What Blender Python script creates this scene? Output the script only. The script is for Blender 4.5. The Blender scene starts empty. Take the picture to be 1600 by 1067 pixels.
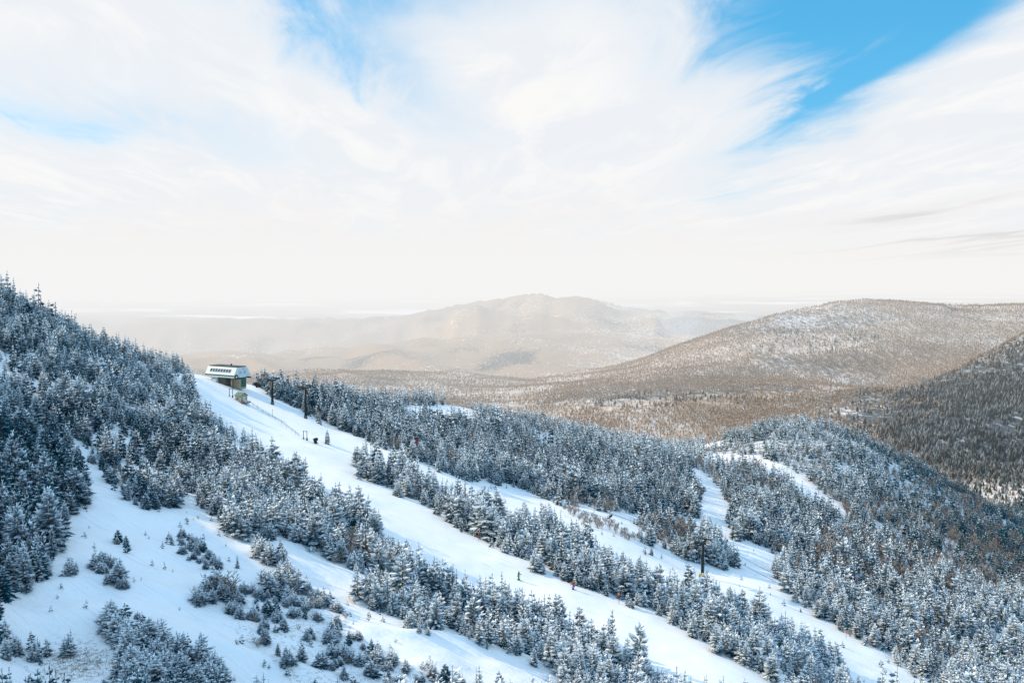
import bpy, bmesh, math, random
import numpy as np
from mathutils import Vector, Matrix

random.seed(7)
rng = np.random.default_rng(11)
SC = bpy.context.scene
COL = SC.collection
R = math.radians
W, H = 1600.0, 1067.0
F = 1422.0                      # focal length in photo pixels (32 mm on a 36 mm sensor)
PITCH = R(4.14)
CP, SP = math.cos(PITCH), math.sin(PITCH)

# ------------------------------------------------------------------ view geometry
def ray(px, py):
    u = (px - W / 2) / F
    v = (H / 2 - py) / F
    return u, CP + SP * v, -SP + CP * v

def at(px, py, Y):
    a, b, c = ray(px, py)
    t = Y / b
    return a * t, Y, c * t

def project(x, y, z):
    f = y * CP - z * SP
    v = y * SP + z * CP
    f = np.where(np.abs(f) < 1e-3, 1e-3, f)
    return W / 2 + F * x / f, H / 2 - F * v / f

# ------------------------------------------------------------------ noise
def vnoise(x, y, seed=0):
    x = np.asarray(x, float); y = np.asarray(y, float)
    xi = np.floor(x).astype(np.int64); yi = np.floor(y).astype(np.int64)
    xf = x - xi; yf = y - yi
    def hsh(a, b):
        h = (a * 374761393 + b * 668265263 + seed * 974711) & 0xFFFFFFFF
        h = ((h ^ (h >> 13)) * 1274126177) & 0xFFFFFFFF
        return ((h ^ (h >> 16)) & 0xFFFF) / 65535.0 * 2 - 1
    sx = xf * xf * xf * (xf * (xf * 6 - 15) + 10)
    sy = yf * yf * yf * (yf * (yf * 6 - 15) + 10)
    a = hsh(xi, yi) * (1 - sx) + hsh(xi + 1, yi) * sx
    b = hsh(xi, yi + 1) * (1 - sx) + hsh(xi + 1, yi + 1) * sx
    return a * (1 - sy) + b * sy

def fbm(x, y, octv=4, seed=0):
    s = 0; a = 1.0; n = 0
    for i in range(octv):
        s = s + a * vnoise(x * 2 ** i + 13.7 * i, y * 2 ** i - 7.1 * i, seed + i); n += a; a *= 0.5
    return s / n

def sstep(a, b, x):
    t = np.clip((x - a) / (b - a), 0, 1)
    return t * t * (3 - 2 * t)

# ------------------------------------------------------------------ terrain control points
# visible ground: (photo px, py, forward distance)
VIS = [
 # left slope
 (0,1067,80),(0,1000,89),(0,900,104),(0,800,127),(0,700,160),(0,600,200),(0,510,245),(0,466,275),
 (120,1067,82),(120,950,100),(130,850,122),(130,760,150),(130,640,205),(120,540,270),(90,510,285),
 (250,1067,86),(250,950,104),(250,860,128),(250,790,155),(250,700,205),(250,620,275),(240,572,330),
 (400,1067,93),(400,960,112),(400,860,140),(350,740,195),(330,660,262),
 (185,548,310),(300,579,362),
 (550,1067,101),(560,940,128),(430,850,146),(500,800,180),(480,760,205),
 (750,1020,120),(860,1067,117),(660,1000,118),
 (700,960,143),(900,1040,138),(600,900,152),
 # main run
 (320,592,350),(400,650,300),(490,720,255),(600,780,225),(700,840,200),(810,895,181),(900,925,174),(1000,965,166),(1100,1010,158),(1220,1067,150),
 (355,601,357),(395,605,360),(425,628,344),(477,653,335),(440,680,285),
 # strip between runs and second run
 (620,755,262),(560,700,300),(650,715,302),(800,785,280),(950,830,268),(1100,898,262),(1180,915,256),(1260,965,240),(1440,1067,212),
 (800,840,225),(1000,900,212),(1200,1000,188),(1300,1067,180),(1120,955,190),
 # middle forest
 (560,655,400),(600,640,440),(480,612,430),(600,624,480),(700,637,500),(800,658,520),(900,681,540),(1000,698,550),(1060,704,555),
 (700,650,450),(800,720,370),(700,700,360),(900,740,370),(1000,745,400),(950,790,310),(1050,790,340),(1060,740,430),(850,770,315),
 # upper trail and right hill
 (1110,712,530),(1115,692,570),(1200,722,490),(1250,757,455),(1320,797,420),(1090,735,440),(1120,790,350),(1170,862,298),(1230,920,262),(1110,850,300),
 (1180,678,600),(1250,664,615),(1350,694,590),(1430,731,565),(1500,770,545),(1600,826,510),
 (1300,720,500),(1400,770,475),(1500,830,440),(1600,870,430),(1200,790,400),(1300,840,360),(1400,880,330),
 (1250,880,300),(1350,915,290),(1500,985,256),(1600,1067,226),(1600,960,296),(1480,900,335),(1550,930,320),
 # far: right valley and spur
 (1600,770,740),(1600,700,900),(1600,620,1150),(1600,545,1430),(1600,520,1550),(1500,582,1400),(1400,628,1250),(1330,658,1150),(1480,690,930),(1450,650,1060),
 # right mountain
 (1200,640,1300),(1300,600,1550),(1450,545,1850),(1600,498,2150),(1600,478,2500),(1450,476,2500),(1350,471,2450),(1250,485,2350),(1180,504,2300),(1100,530,2250),(1030,556,2200),
 (1000,640,1350),(900,650,1400),(820,636,1550),(1100,600,1650),(1250,545,1950),(950,590,2050),
 # middle mountain
 (700,612,2100),(800,592,2450),(880,575,2800),(700,565,3100),(820,535,3600),(920,515,4200),(600,560,3300),(600,518,4600),(680,492,4900),(760,472,5000),(840,459,5000),(870,464,4950),(900,464,4900),(960,475,4900),(1010,489,4900),(1060,494,5000),(1130,500,5000),(1060,535,3600),
 # left lowland
 (480,592,2250),(400,540,4000),(350,491,8000),(300,470,14000),(150,520,5200),(0,540,4000),
]
# ground that the photo does not show: (px, forward distance, height)
HID = [
 (0,340,-45),(0,480,-110),(0,900,-240),(0,1600,-290),(185,420,-75),(250,520,-120),(300,450,-80),(300,700,-180),(400,460,-84),(400,560,-130),(420,900,-225),
 (480,560,-120),(480,800,-205),(700,640,-150),(700,850,-218),(900,690,-165),(900,900,-232),(1060,700,-170),(1060,900,-225),(1180,760,-190),
 (1250,760,-190),(1250,950,-215),(1420,700,-195),(1600,610,-178),
 (1600,1850,-150),(1450,1620,-205),(1350,3300,-290),(1600,3300,-260),(1100,2900,-285),(950,2600,-265),
 (840,7000,-320),(600,7000,-335),(1100,7000,-335),(1400,7000,-335),(200,2500,-300),
 (0,12000,-345),(400,12000,-345),(800,12000,-345),(1200,12000,-345),(1600,12000,-345),
 (0,40000,-350),(400,40000,-350),(800,40000,-350),(1200,40000,-350),(1600,40000,-350),
 (0,45,-32),(400,45,-36),(800,45,-42),(1200,45,-50),(1600,45,-58),(1600,120,-82),
]
# unseen sides: (u, Y, z); left ridge raised to cast shade on the field
OFF = [
 (-.8,50,-20),(-.8,90,-6),(-.8,150,8),(-.8,250,20),(-.8,330,-8),(-.8,500,-100),
 (-1.2,50,-2),(-1.2,90,30),(-1.2,150,58),(-1.2,250,78),(-1.2,400,-40),(-1.2,1000,-240),
 (-1.6,50,12),(-1.6,90,66),(-1.6,150,105),(-1.6,250,110),(-1.6,1000,-250),
 (-1.2,4000,-300),(-1.2,12000,-345),(-1.2,40000,-350),
 (.75,60,-64),(.75,150,-98),(.75,300,-140),(.75,500,-170),(.75,900,-150),(.75,1500,-90),(.75,2500,-60),(.75,4000,-260),
 (1.0,60,-70),(1.0,300,-150),(1.0,900,-140),(1.0,2500,-50),(1.0,12000,-345),(1.0,40000,-350),
]
pts = []
for px, py, Y in VIS:
    x, y, z = at(px, py, Y); pts.append((x / y, math.log(y), z / y))
for px, Y, z in HID:
    u = (px - W / 2) / F / CP; pts.append((u, math.log(Y), z / Y))
for u, Y, z in OFF: pts.append((u, math.log(Y), z / Y))
pts = np.array(pts)
def tps_k(d2): return 0.5 * d2 * np.log(np.maximum(d2, 1e-12))
N = len(pts)
D2 = ((pts[:, None, :2] - pts[None, :, :2]) ** 2).sum(-1)
A = np.zeros((N + 3, N + 3))
A[:N, :N] = tps_k(D2) + np.eye(N) * 1e-3
A[:N, N] = 1; A[:N, N + 1:] = pts[:, :2]; A[N, :N] = 1; A[N + 1:, :N] = pts[:, :2].T
WTS = np.linalg.solve(A, np.concatenate([pts[:, 2], np.zeros(3)]))

SKY_A = [(600,520),(680,494),(720,482),(760,473),(800,463),(820,459),(838,457),(850,459),(870,465),(885,464),(903,463),(920,465),(960,475),(1010,489),(1040,493),(1070,492),(1130,499)]
SKY_B = [(1060,541),(1130,517),(1180,503),(1210,494),(1250,485),(1300,475),(1350,470),(1400,472),(1450,476),(1500,479),(1550,478),(1600,477)]
SKYL = [(4950., .13, np.linspace(-.14, .24, 130)), (2380., .10, np.linspace(.185, .58, 130))]
CORR = [None, None]
def ground(x, y):
    x = np.asarray(x, float); y = np.asarray(y, float)
    shp = x.shape
    xf = x.ravel(); yf = y.ravel()
    out = np.empty(xf.size)
    for i in range(0, xf.size, 20000):
        xs = xf[i:i + 20000]; ys = yf[i:i + 20000]
        q = np.stack([xs / ys, np.log(ys)], 1)
        k = tps_k(((q[:, None] - pts[None, :, :2]) ** 2).sum(-1))
        s = k @ WTS[:N] + WTS[N] + q @ WTS[N + 1:]
        z = s * ys
        far = sstep(650, 1100, ys)
        # small drifts near the viewer, gullies and ridges on the far hills
        z = z + (1 - far) * (0.35 * fbm(xs / 9, ys / 9, 3, 3) + 0.9 * fbm(xs / 34, ys / 34, 2, 9))
        hills = far * (1 - sstep(6000, 8000, ys))
        rid = 1 - np.abs(fbm(xs / 520 + ys / 1000, ys / 1100 - xs / 2600, 4, 21)) * 2
        z = z + hills * (5 + 0.018 * np.maximum(ys - 1500, 0)) * (rid - 0.66) + hills * 3 * fbm(xs / 60, ys / 60, 3, 31)
        # wind-built drifts on the open snow nearest the viewer
        dm = (1 - sstep(150, 175, ys)) * (1 - sstep(.05, .16, xs / ys))
        z = z + dm * 0.75 * ((1 - np.abs(fbm(xs / 19 + ys / 60, ys / 13 - xs / 40, 3, 91)) * 2.2) - .55)
        # the two skylines, drawn to the heights read off the photo
        for (yc, sg, us_), cv in zip(SKYL, CORR):
            if cv is not None: z = z + np.interp(xs / ys, us_, cv) * np.exp(-((np.log(ys) - math.log(yc)) / sg) ** 2)
        out[i:i + 20000] = z
    return out.reshape(shp)

for it in range(4):
    for k, (sk, (yc, sg, us_)) in enumerate(zip((SKY_A, SKY_B), SKYL)):
        tu = [ray(px, py)[0] / ray(px, py)[1] for px, py in sk]; ts = [ray(px, py)[2] / ray(px, py)[1] for px, py in sk]
        yy = yc * np.exp(np.linspace(-.16, .14, 40))
        cur = (ground(us_[:, None] * yy[None], np.repeat(yy[None], len(us_), 0)) / yy).max(1)
        d = (np.interp(us_, tu, ts) - cur) * yc
        CORR[k] = d if CORR[k] is None else CORR[k] + d

def hit(px, py, y0=60, y1=3000):
    """first ground point on the sight line through a photo pixel"""
    a, b, c = ray(px, py)
    Y = np.exp(np.linspace(math.log(y0), math.log(y1), 1500))
    z = ground(a / b * Y, Y)
    d = c / b * Y - z
    k = np.where(d < 0)[0]
    k = k[0] if len(k) else len(Y) - 1
    y = float(Y[k]); return a / b * y, y, float(z[k])

# ------------------------------------------------------------------ object helpers
def tag(o, label=None, cat=None, group=None, kind=None):
    if label: o['label'] = label
    if cat: o['category'] = cat
    if group: o['group'] = group
    if kind: o['kind'] = kind
    return o

def empty(name, loc=(0, 0, 0), rz=0.0):
    o = bpy.data.objects.new(name, None); COL.objects.link(o)
    o.location = loc; o.rotation_euler = (0, 0, rz); o.empty_display_size = 0.3
    return o

def link(name, me, parent=None, mats=()):
    o = bpy.data.objects.new(name, me); COL.objects.link(o)
    for m in mats: me.materials.append(m)
    if parent: o.parent = parent
    return o

def mesh_np(name, v, q, attrs=None, matidx=None, smooth=False):
    me = bpy.data.meshes.new(name)
    v = np.asarray(v, np.float32); q = np.asarray(q, np.int32)
    n, m, k = len(v), len(q), q.shape[1]
    me.vertices.add(n); me.vertices.foreach_set('co', v.ravel())
    me.loops.add(m * k); me.loops.foreach_set('vertex_index', q.ravel())
    me.polygons.add(m); me.polygons.foreach_set('loop_start', np.arange(0, m * k, k, dtype=np.int32))
    if matidx is not None: me.polygons.foreach_set('material_index', np.asarray(matidx, np.int32))
    me.polygons.foreach_set('use_smooth', np.full(m, smooth, dtype=bool))
    for nm, arr in (attrs or {}).items():
        a = me.attributes.new(nm, 'FLOAT', 'POINT'); a.data.foreach_set('value', np.asarray(arr, np.float32))
    me.update(calc_edges=True)
    return me

class MB:
    """collects boxes, tubes and lathes; build() links them as one mesh object"""
    def __init__(s): s.bm = bmesh.new()
    def box(s, c, d, rot=None, bev=0.0):
        r = bmesh.ops.create_cube(s.bm, size=1.0)
        vs = r['verts']
        M = Matrix.Translation(c) @ (rot.to_4x4() if rot else Matrix.Identity(4)) @ Matrix.Diagonal((*d, 1))
        bmesh.ops.transform(s.bm, matrix=M, verts=vs)
        if bev:
            es = list({e for v in vs for e in v.link_edges})
            bmesh.ops.bevel(s.bm, geom=es, offset=bev, segments=2, affect='EDGES', profile=0.5)
        return s
    def tube(s, a, b, r0, r1=None, n=8, cap=True):
        a = Vector(a); b = Vector(b); d = b - a
        r1 = r0 if r1 is None else r1
        q = d.to_track_quat('Z', 'Y').to_matrix().to_4x4()
        M = Matrix.Translation((a + b) / 2) @ q
        bmesh.ops.create_cone(s.bm, cap_ends=cap, segments=n, radius1=r0, radius2=r1, depth=d.length, matrix=M)
        return s
    def ball(s, c, r, sc=(1, 1, 1), n=10):
        M = Matrix.Translation(c) @ Matrix.Diagonal((*sc, 1))
        bmesh.ops.create_uvsphere(s.bm, u_segments=n, v_segments=max(5, n * 2 // 3), radius=r, matrix=M)
        return s
    def prism(s, prof, a, b, axis='X'):
        """extrude a closed (y,z) profile along X from a to b"""
        va = [s.bm.verts.new((a, y, z)) for y, z in prof]
        vb = [s.bm.verts.new((b, y, z)) for y, z in prof]
        s.bm.faces.new(va[::-1]); s.bm.faces.new(vb)
        n = len(prof)
        for i in range(n):
            s.bm.faces.new((va[i], va[(i + 1) % n], vb[(i + 1) % n], vb[i]))
        return s
    def quad(s, *p):
        s.bm.faces.new([s.bm.verts.new(q) for q in p]); return s
    def path(s, pts, r, n=6):
        for a, b in zip(pts[:-1], pts[1:]): s.tube(a, b, r, r, n)
        return s
    def build(s, name, mat, parent=None, smooth=False):
        me = bpy.data.meshes.new(name)
        bmesh.ops.recalc_face_normals(s.bm, faces=s.bm.faces)
        s.bm.to_mesh(me); s.bm.free()
        if smooth:
            for p in me.polygons: p.use_smooth = True
        return link(name, me, parent, [mat])

# ------------------------------------------------------------------ node helpers
def new_mat(name):
    m = bpy.data.materials.new(name); m.use_nodes = True
    nt = m.node_tree; nt.nodes.clear()
    return m, nt

class NT:
    def __init__(s, nt): s.nt = nt
    def n(s, typ, **kw):
        nd = s.nt.nodes.new(typ)
        for k, v in kw.items():
            setattr(nd, k, v)
        return nd
    def l(s, a, b): s.nt.links.new(a, b)
    def val(s, sock, v):
        if hasattr(v, 'is_linked') or isinstance(v, bpy.types.NodeSocket): s.l(v, sock)
        else: sock.default_value = v
    def m(s, op, a, b=None, c=None, clamp=False):
        nd = s.n('ShaderNodeMath', operation=op, use_clamp=clamp)
        s.val(nd.inputs[0], a)
        if b is not None: s.val(nd.inputs[1], b)
        if c is not None: s.val(nd.inputs[2], c)
        return nd.outputs[0]
    def ss(s, x, a, b, lo=0.0, hi=1.0):
        nd = s.n('ShaderNodeMapRange', interpolation_type='SMOOTHSTEP')
        s.val(nd.inputs['Value'], x); nd.inputs['From Min'].default_value = a; nd.inputs['From Max'].default_value = b
        nd.inputs['To Min'].default_value = lo; nd.inputs['To Max'].default_value = hi
        return nd.outputs[0]
    def noise(s, vec, scale, detail=3.0, rough=0.5, dist=0.0, dim='3D'):
        nd = s.n('ShaderNodeTexNoise', noise_dimensions=dim)
        if vec is not None: s.l(vec, nd.inputs['Vector'])
        nd.inputs['Scale'].default_value = scale; nd.inputs['Detail'].default_value = detail
        nd.inputs['Roughness'].default_value = rough; nd.inputs['Distortion'].default_value = dist
        return nd.outputs['Fac']
    def mix(s, f, a, b):
        nd = s.n('ShaderNodeMix', data_type='RGBA')
        s.val(nd.inputs[0], f)
        for sock, v in ((nd.inputs[6], a), (nd.inputs[7], b)):
            if isinstance(v, bpy.types.NodeSocket): s.l(v, sock)
            else: sock.default_value = (*v, 1) if len(v) == 3 else v
        return nd.outputs[2]
    def xyz(s, x, y, z):
        nd = s.n('ShaderNodeCombineXYZ')
        for i, v in enumerate((x, y, z)): s.val(nd.inputs[i], v)
        return nd.outputs[0]
    def attr(s, name):
        return s.n('ShaderNodeAttribute', attribute_name=name).outputs['Fac']
    def bsdf(s, col, rough=0.7, spec=0.3, normal=None, metal=0.0):
        b = s.n('ShaderNodeBsdfPrincipled'); o = s.n('ShaderNodeOutputMaterial')
        if isinstance(col, bpy.types.NodeSocket): s.l(col, b.inputs['Base Color'])
        else: b.inputs['Base Color'].default_value = (*col, 1)
        s.val(b.inputs['Roughness'], rough)
        b.inputs['Specular IOR Level'].default_value = spec
        b.inputs['Metallic'].default_value = metal
        if normal is not None: s.l(normal, b.inputs['Normal'])
        s.l(b.outputs[0], o.inputs['Surface'])
        return b
    def bump(s, h, strength, dist=1.0):
        b = s.n('ShaderNodeBump'); b.inputs['Strength'].default_value = strength; b.inputs['Distance'].default_value = dist
        s.l(h, b.inputs['Height']); return b.outputs[0]
# ------------------------------------------------------------------ materials
def painted(name, col, rough=0.55, var=0.25, scale=3.0, metal=0.0, snow=0.0):
    """a painted / wooden / metal surface with grime, optionally snow lying on the faces that look up"""
    m, nt = new_mat(name); t = NT(nt)
    tc = t.n('ShaderNodeTexCoord').outputs['Object']
    f = t.noise(tc, scale, 4, 0.6)
    dark = tuple(c * (1 - var) for c in col); lite = tuple(min(1, c * (1 + var)) for c in col)
    c = t.mix(f, dark, lite)
    if snow:
        g = t.n('ShaderNodeNewGeometry'); sx = t.n('ShaderNodeSeparateXYZ'); t.l(g.outputs['Normal'], sx.inputs[0])
        f2 = t.m('ADD', sx.outputs[2], t.m('MULTIPLY', t.m('SUBTRACT', t.noise(tc, 1.3, 3), 0.5), 0.8))
        c = t.mix(t.ss(f2, 1.0 - snow, 1.1 - snow), c, (0.84, 0.86, 0.9))
    t.bsdf(c, rough, 0.3, metal=metal)
    return m

def mat_ground():
    m, nt = new_mat('snowy_ground'); t = NT(nt)
    geo = t.n('ShaderNodeNewGeometry'); pos = geo.outputs['Position']
    wood = t.attr('wood'); dry = t.attr('dry'); groom = t.attr('groom'); plain = t.attr('plain'); ever = t.attr('evergreen'); slope = t.attr('lit')
    # snow colour
    sn = t.noise(pos, 0.05, 4, 0.55)
    snow = t.mix(sn, (0.79, 0.78, 0.76), (0.86, 0.845, 0.82))
    # twigs and grass poking through
    g1 = t.noise(pos, 1.6, 5, 0.75)
    snow = t.mix(t.m('MULTIPLY', dry, t.ss(g1, 0.50, 0.62)), snow, (0.13, 0.09, 0.05))
    # far woods: trunks and twigs over snow, drawn out up the slope
    sx = t.n('ShaderNodeSeparateXYZ'); t.l(pos, sx.inputs[0])
    p2 = t.xyz(sx.outputs[0], t.m('MULTIPLY', sx.outputs[1], 0.28), t.m('MULTIPLY', sx.outputs[2], 0.5))
    f1 = t.noise(p2, 0.11, 5, 0.8)
    f2 = t.noise(pos, 0.006, 4, 0.6)
    f3 = t.noise(pos, 0.0023, 3, 0.55)
    cover = t.m('ADD', t.m('MULTIPLY', t.m('SUBTRACT', f1, 0.5), 3.0), t.m('ADD', t.m('MULTIPLY', t.m('SUBTRACT', f2, 0.5), 1.1), t.m('MULTIPLY', t.m('SUBTRACT', f3, 0.5), 0.9)))
    cover = t.m('ADD', cover, 0.80, clamp=True)
    twig = t.mix(f2, (0.25, 0.175, 0.115), (0.38, 0.28, 0.19))
    dark = t.mix(t.noise(pos, 0.05, 3), (0.025, 0.04, 0.045), (0.06, 0.075, 0.08))
    evf = t.ss(t.m('ADD', ever, t.m('MULTIPLY', t.m('SUBTRACT', f1, 0.5), 1.2)), 0.35, 0.75)
    woods = t.mix(evf, twig, dark)
    col = t.mix(t.m('MULTIPLY', wood, cover, clamp=True), snow, woods)
    # lowland: frozen lakes and fields between woods
    p3 = t.xyz(t.m('MULTIPLY', sx.outputs[0], 0.7), sx.outputs[1], 0.0)
    l1 = t.noise(p3, 0.00075, 4, 0.6)
    lake = t.ss(l1, 0.50, 0.62)
    low = t.mix(lake, (0.10, 0.10, 0.10), (0.9, 0.9, 0.92))
    col = t.mix(plain, col, low)
    # relief: wind crust, tracks and skied-up snow
    b1 = t.noise(pos, 0.55, 5, 0.6)
    p4 = t.xyz(t.m('ADD', t.m('MULTIPLY', sx.outputs[0], 0.489), t.m('MULTIPLY', sx.outputs[1], 0.872)), t.m('SUBTRACT', t.m('MULTIPLY', sx.outputs[0], 0.07), t.m('MULTIPLY', sx.outputs[1], 0.04)), 0.0)
    b2 = t.noise(p4, 1.1, 3, 0.6, 1.2)
    trk = t.ss(b2, 0.56, 0.70)
    col = t.mix(t.m('MULTIPLY', t.m('MULTIPLY', trk, 0.5), t.m('SUBTRACT', 1.0, wood, clamp=True)), col, (0.60, 0.63, 0.68))
    hgt = t.m('ADD', t.m('MULTIPLY', b1, 0.30), t.m('MULTIPLY', b2, 0.36))
    bn = t.n('ShaderNodeBump'); bn.inputs['Distance'].default_value = 1.0
    t.l(hgt, bn.inputs['Height']); t.l(t.m('SUBTRACT', 0.55, t.m('MULTIPLY', groom, 0.35)), bn.inputs['Strength'])
    b = t.bsdf(col, 0.65, 0.25, bn.outputs[0])
    return m

def mat_needles(name, dark_a, dark_b, snow_gain):
    """conifer sprays: dark needles and rime / snow by the mesh's own 'snow' value"""
    m, nt = new_mat(name); t = NT(nt)
    s = t.attr('snow'); tint = t.attr('tint')
    tc = t.n('ShaderNodeNewGeometry').outputs['Position']
    f = t.noise(tc, 0.8, 3, 0.6)
    big = t.noise(tc, 0.045, 2, 0.5)
    dk = t.mix(f, dark_a, dark_b)
    fac = t.m('ADD', t.m('MULTIPLY', s, snow_gain), t.m('ADD', t.m('MULTIPLY', t.m('SUBTRACT', f, 0.5), 0.35), t.m('ADD', t.m('MULTIPLY', t.m('SUBTRACT', tint, 0.5), 0.30), t.m('MULTIPLY', t.m('SUBTRACT', big, 0.5), 0.5))))
    fac = t.ss(fac, 0.04, 0.85)
    col = t.mix(fac, dk, (0.83, 0.87, 0.88))
    t.bsdf(col, 0.75, 0.15)
    return m

def mat_twig(name, a, b, gain):
    m, nt = new_mat(name); t = NT(nt)
    s = t.attr('snow'); tint = t.attr('tint')
    tc = t.n('ShaderNodeNewGeometry').outputs['Position']
    f = t.noise(tc, 1.5, 3, 0.6)
    c = t.mix(tint, a, b)
    fac = t.ss(t.m('ADD', t.m('MULTIPLY', s, gain), t.m('MULTIPLY', t.m('SUBTRACT', f, 0.5), 0.5)), 0.15, 0.95)
    t.bsdf(t.mix(fac, c, (0.82, 0.82, 0.83)), 0.8, 0.15)
    return m

M_GROUND = mat_ground()
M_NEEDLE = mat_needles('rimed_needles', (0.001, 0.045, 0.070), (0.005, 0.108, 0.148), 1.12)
M_NEEDLE_SHADE = mat_needles('shaded_needles', (0.001, 0.036, 0.064), (0.004, 0.082, 0.128), 0.92)  # copy of the rimed needles with shade put into its colour
M_NEEDLE2 = mat_needles('rimed_needles_far', (0.014, 0.026, 0.028), (0.04, 0.052, 0.05), 0.40)
M_BARK = mat_twig('bark', (0.07, 0.055, 0.045), (0.10, 0.08, 0.065), 0.8)
M_TWIG = mat_twig('rimed_twigs', (0.16, 0.125, 0.095), (0.29, 0.235, 0.19), 0.62)
M_TWIGFAR = mat_twig('far_twigs', (0.27, 0.19, 0.13), (0.44, 0.325, 0.225), 0.6)
M_DEAD = painted('dead_wood', (0.09, 0.075, 0.065), 0.85)
M_STEEL = painted('dark_green_steel', (0.006, 0.011, 0.012), 0.5, 0.3)
M_BLACK = painted('black_rubber', (0.012, 0.013, 0.015), 0.6, 0.2)
M_WHITE = painted('white_panel', (0.50, 0.55, 0.54), 0.45, 0.05, 1.2)
M_GREEN = painted('green_band', (0.012, 0.10, 0.07), 0.4, 0.15)
M_ROOF = painted('green_roof', (0.008, 0.115, 0.075), 0.5, 0.2, 2.0)
M_DARKROOF = painted('dark_roof', (0.03, 0.05, 0.05), 0.6, 0.3, 1.0)
M_TAN = painted('tan_wood', (0.33, 0.265, 0.175), 0.8, 0.25, 2.0)
M_GREYWOOD = painted('grey_brown_cladding', (0.10, 0.095, 0.08), 0.8, 0.35, 2.0)
M_BROWN = painted('brown_wood', (0.20, 0.105, 0.06), 0.8, 0.3, 2.0)
M_GLASS = painted('window_glass', (0.05, 0.075, 0.09), 0.12, 0.2, 2.0)
M_GREYGLASS = painted('grey_window', (0.28, 0.34, 0.40), 0.2, 0.2, 2.0)
M_SNOW = painted('piled_snow', (0.83, 0.85, 0.88), 0.7, 0.05, 1.0)
M_YELLOW = painted('yellow_pad', (0.75, 0.48, 0.05), 0.6, 0.15)
M_ORANGE = painted('orange_marker', (0.85, 0.16, 0.05), 0.5, 0.15)
M_RED = painted('red_fabric', (0.50, 0.015, 0.02), 0.7, 0.2)
M_BLUE = painted('blue_fabric', (0.02, 0.10, 0.42), 0.7, 0.2)
M_LIME = painted('lime_fabric', (0.12, 0.36, 0.02), 0.7, 0.2)
M_COAL = painted('black_fabric', (0.012, 0.014, 0.016), 0.75, 0.2)
M_SKIN = painted('skin', (0.55, 0.34, 0.25), 0.6, 0.08)
M_ROPE = painted('steel_rope', (0.05, 0.055, 0.06), 0.4, 0.2)

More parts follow.
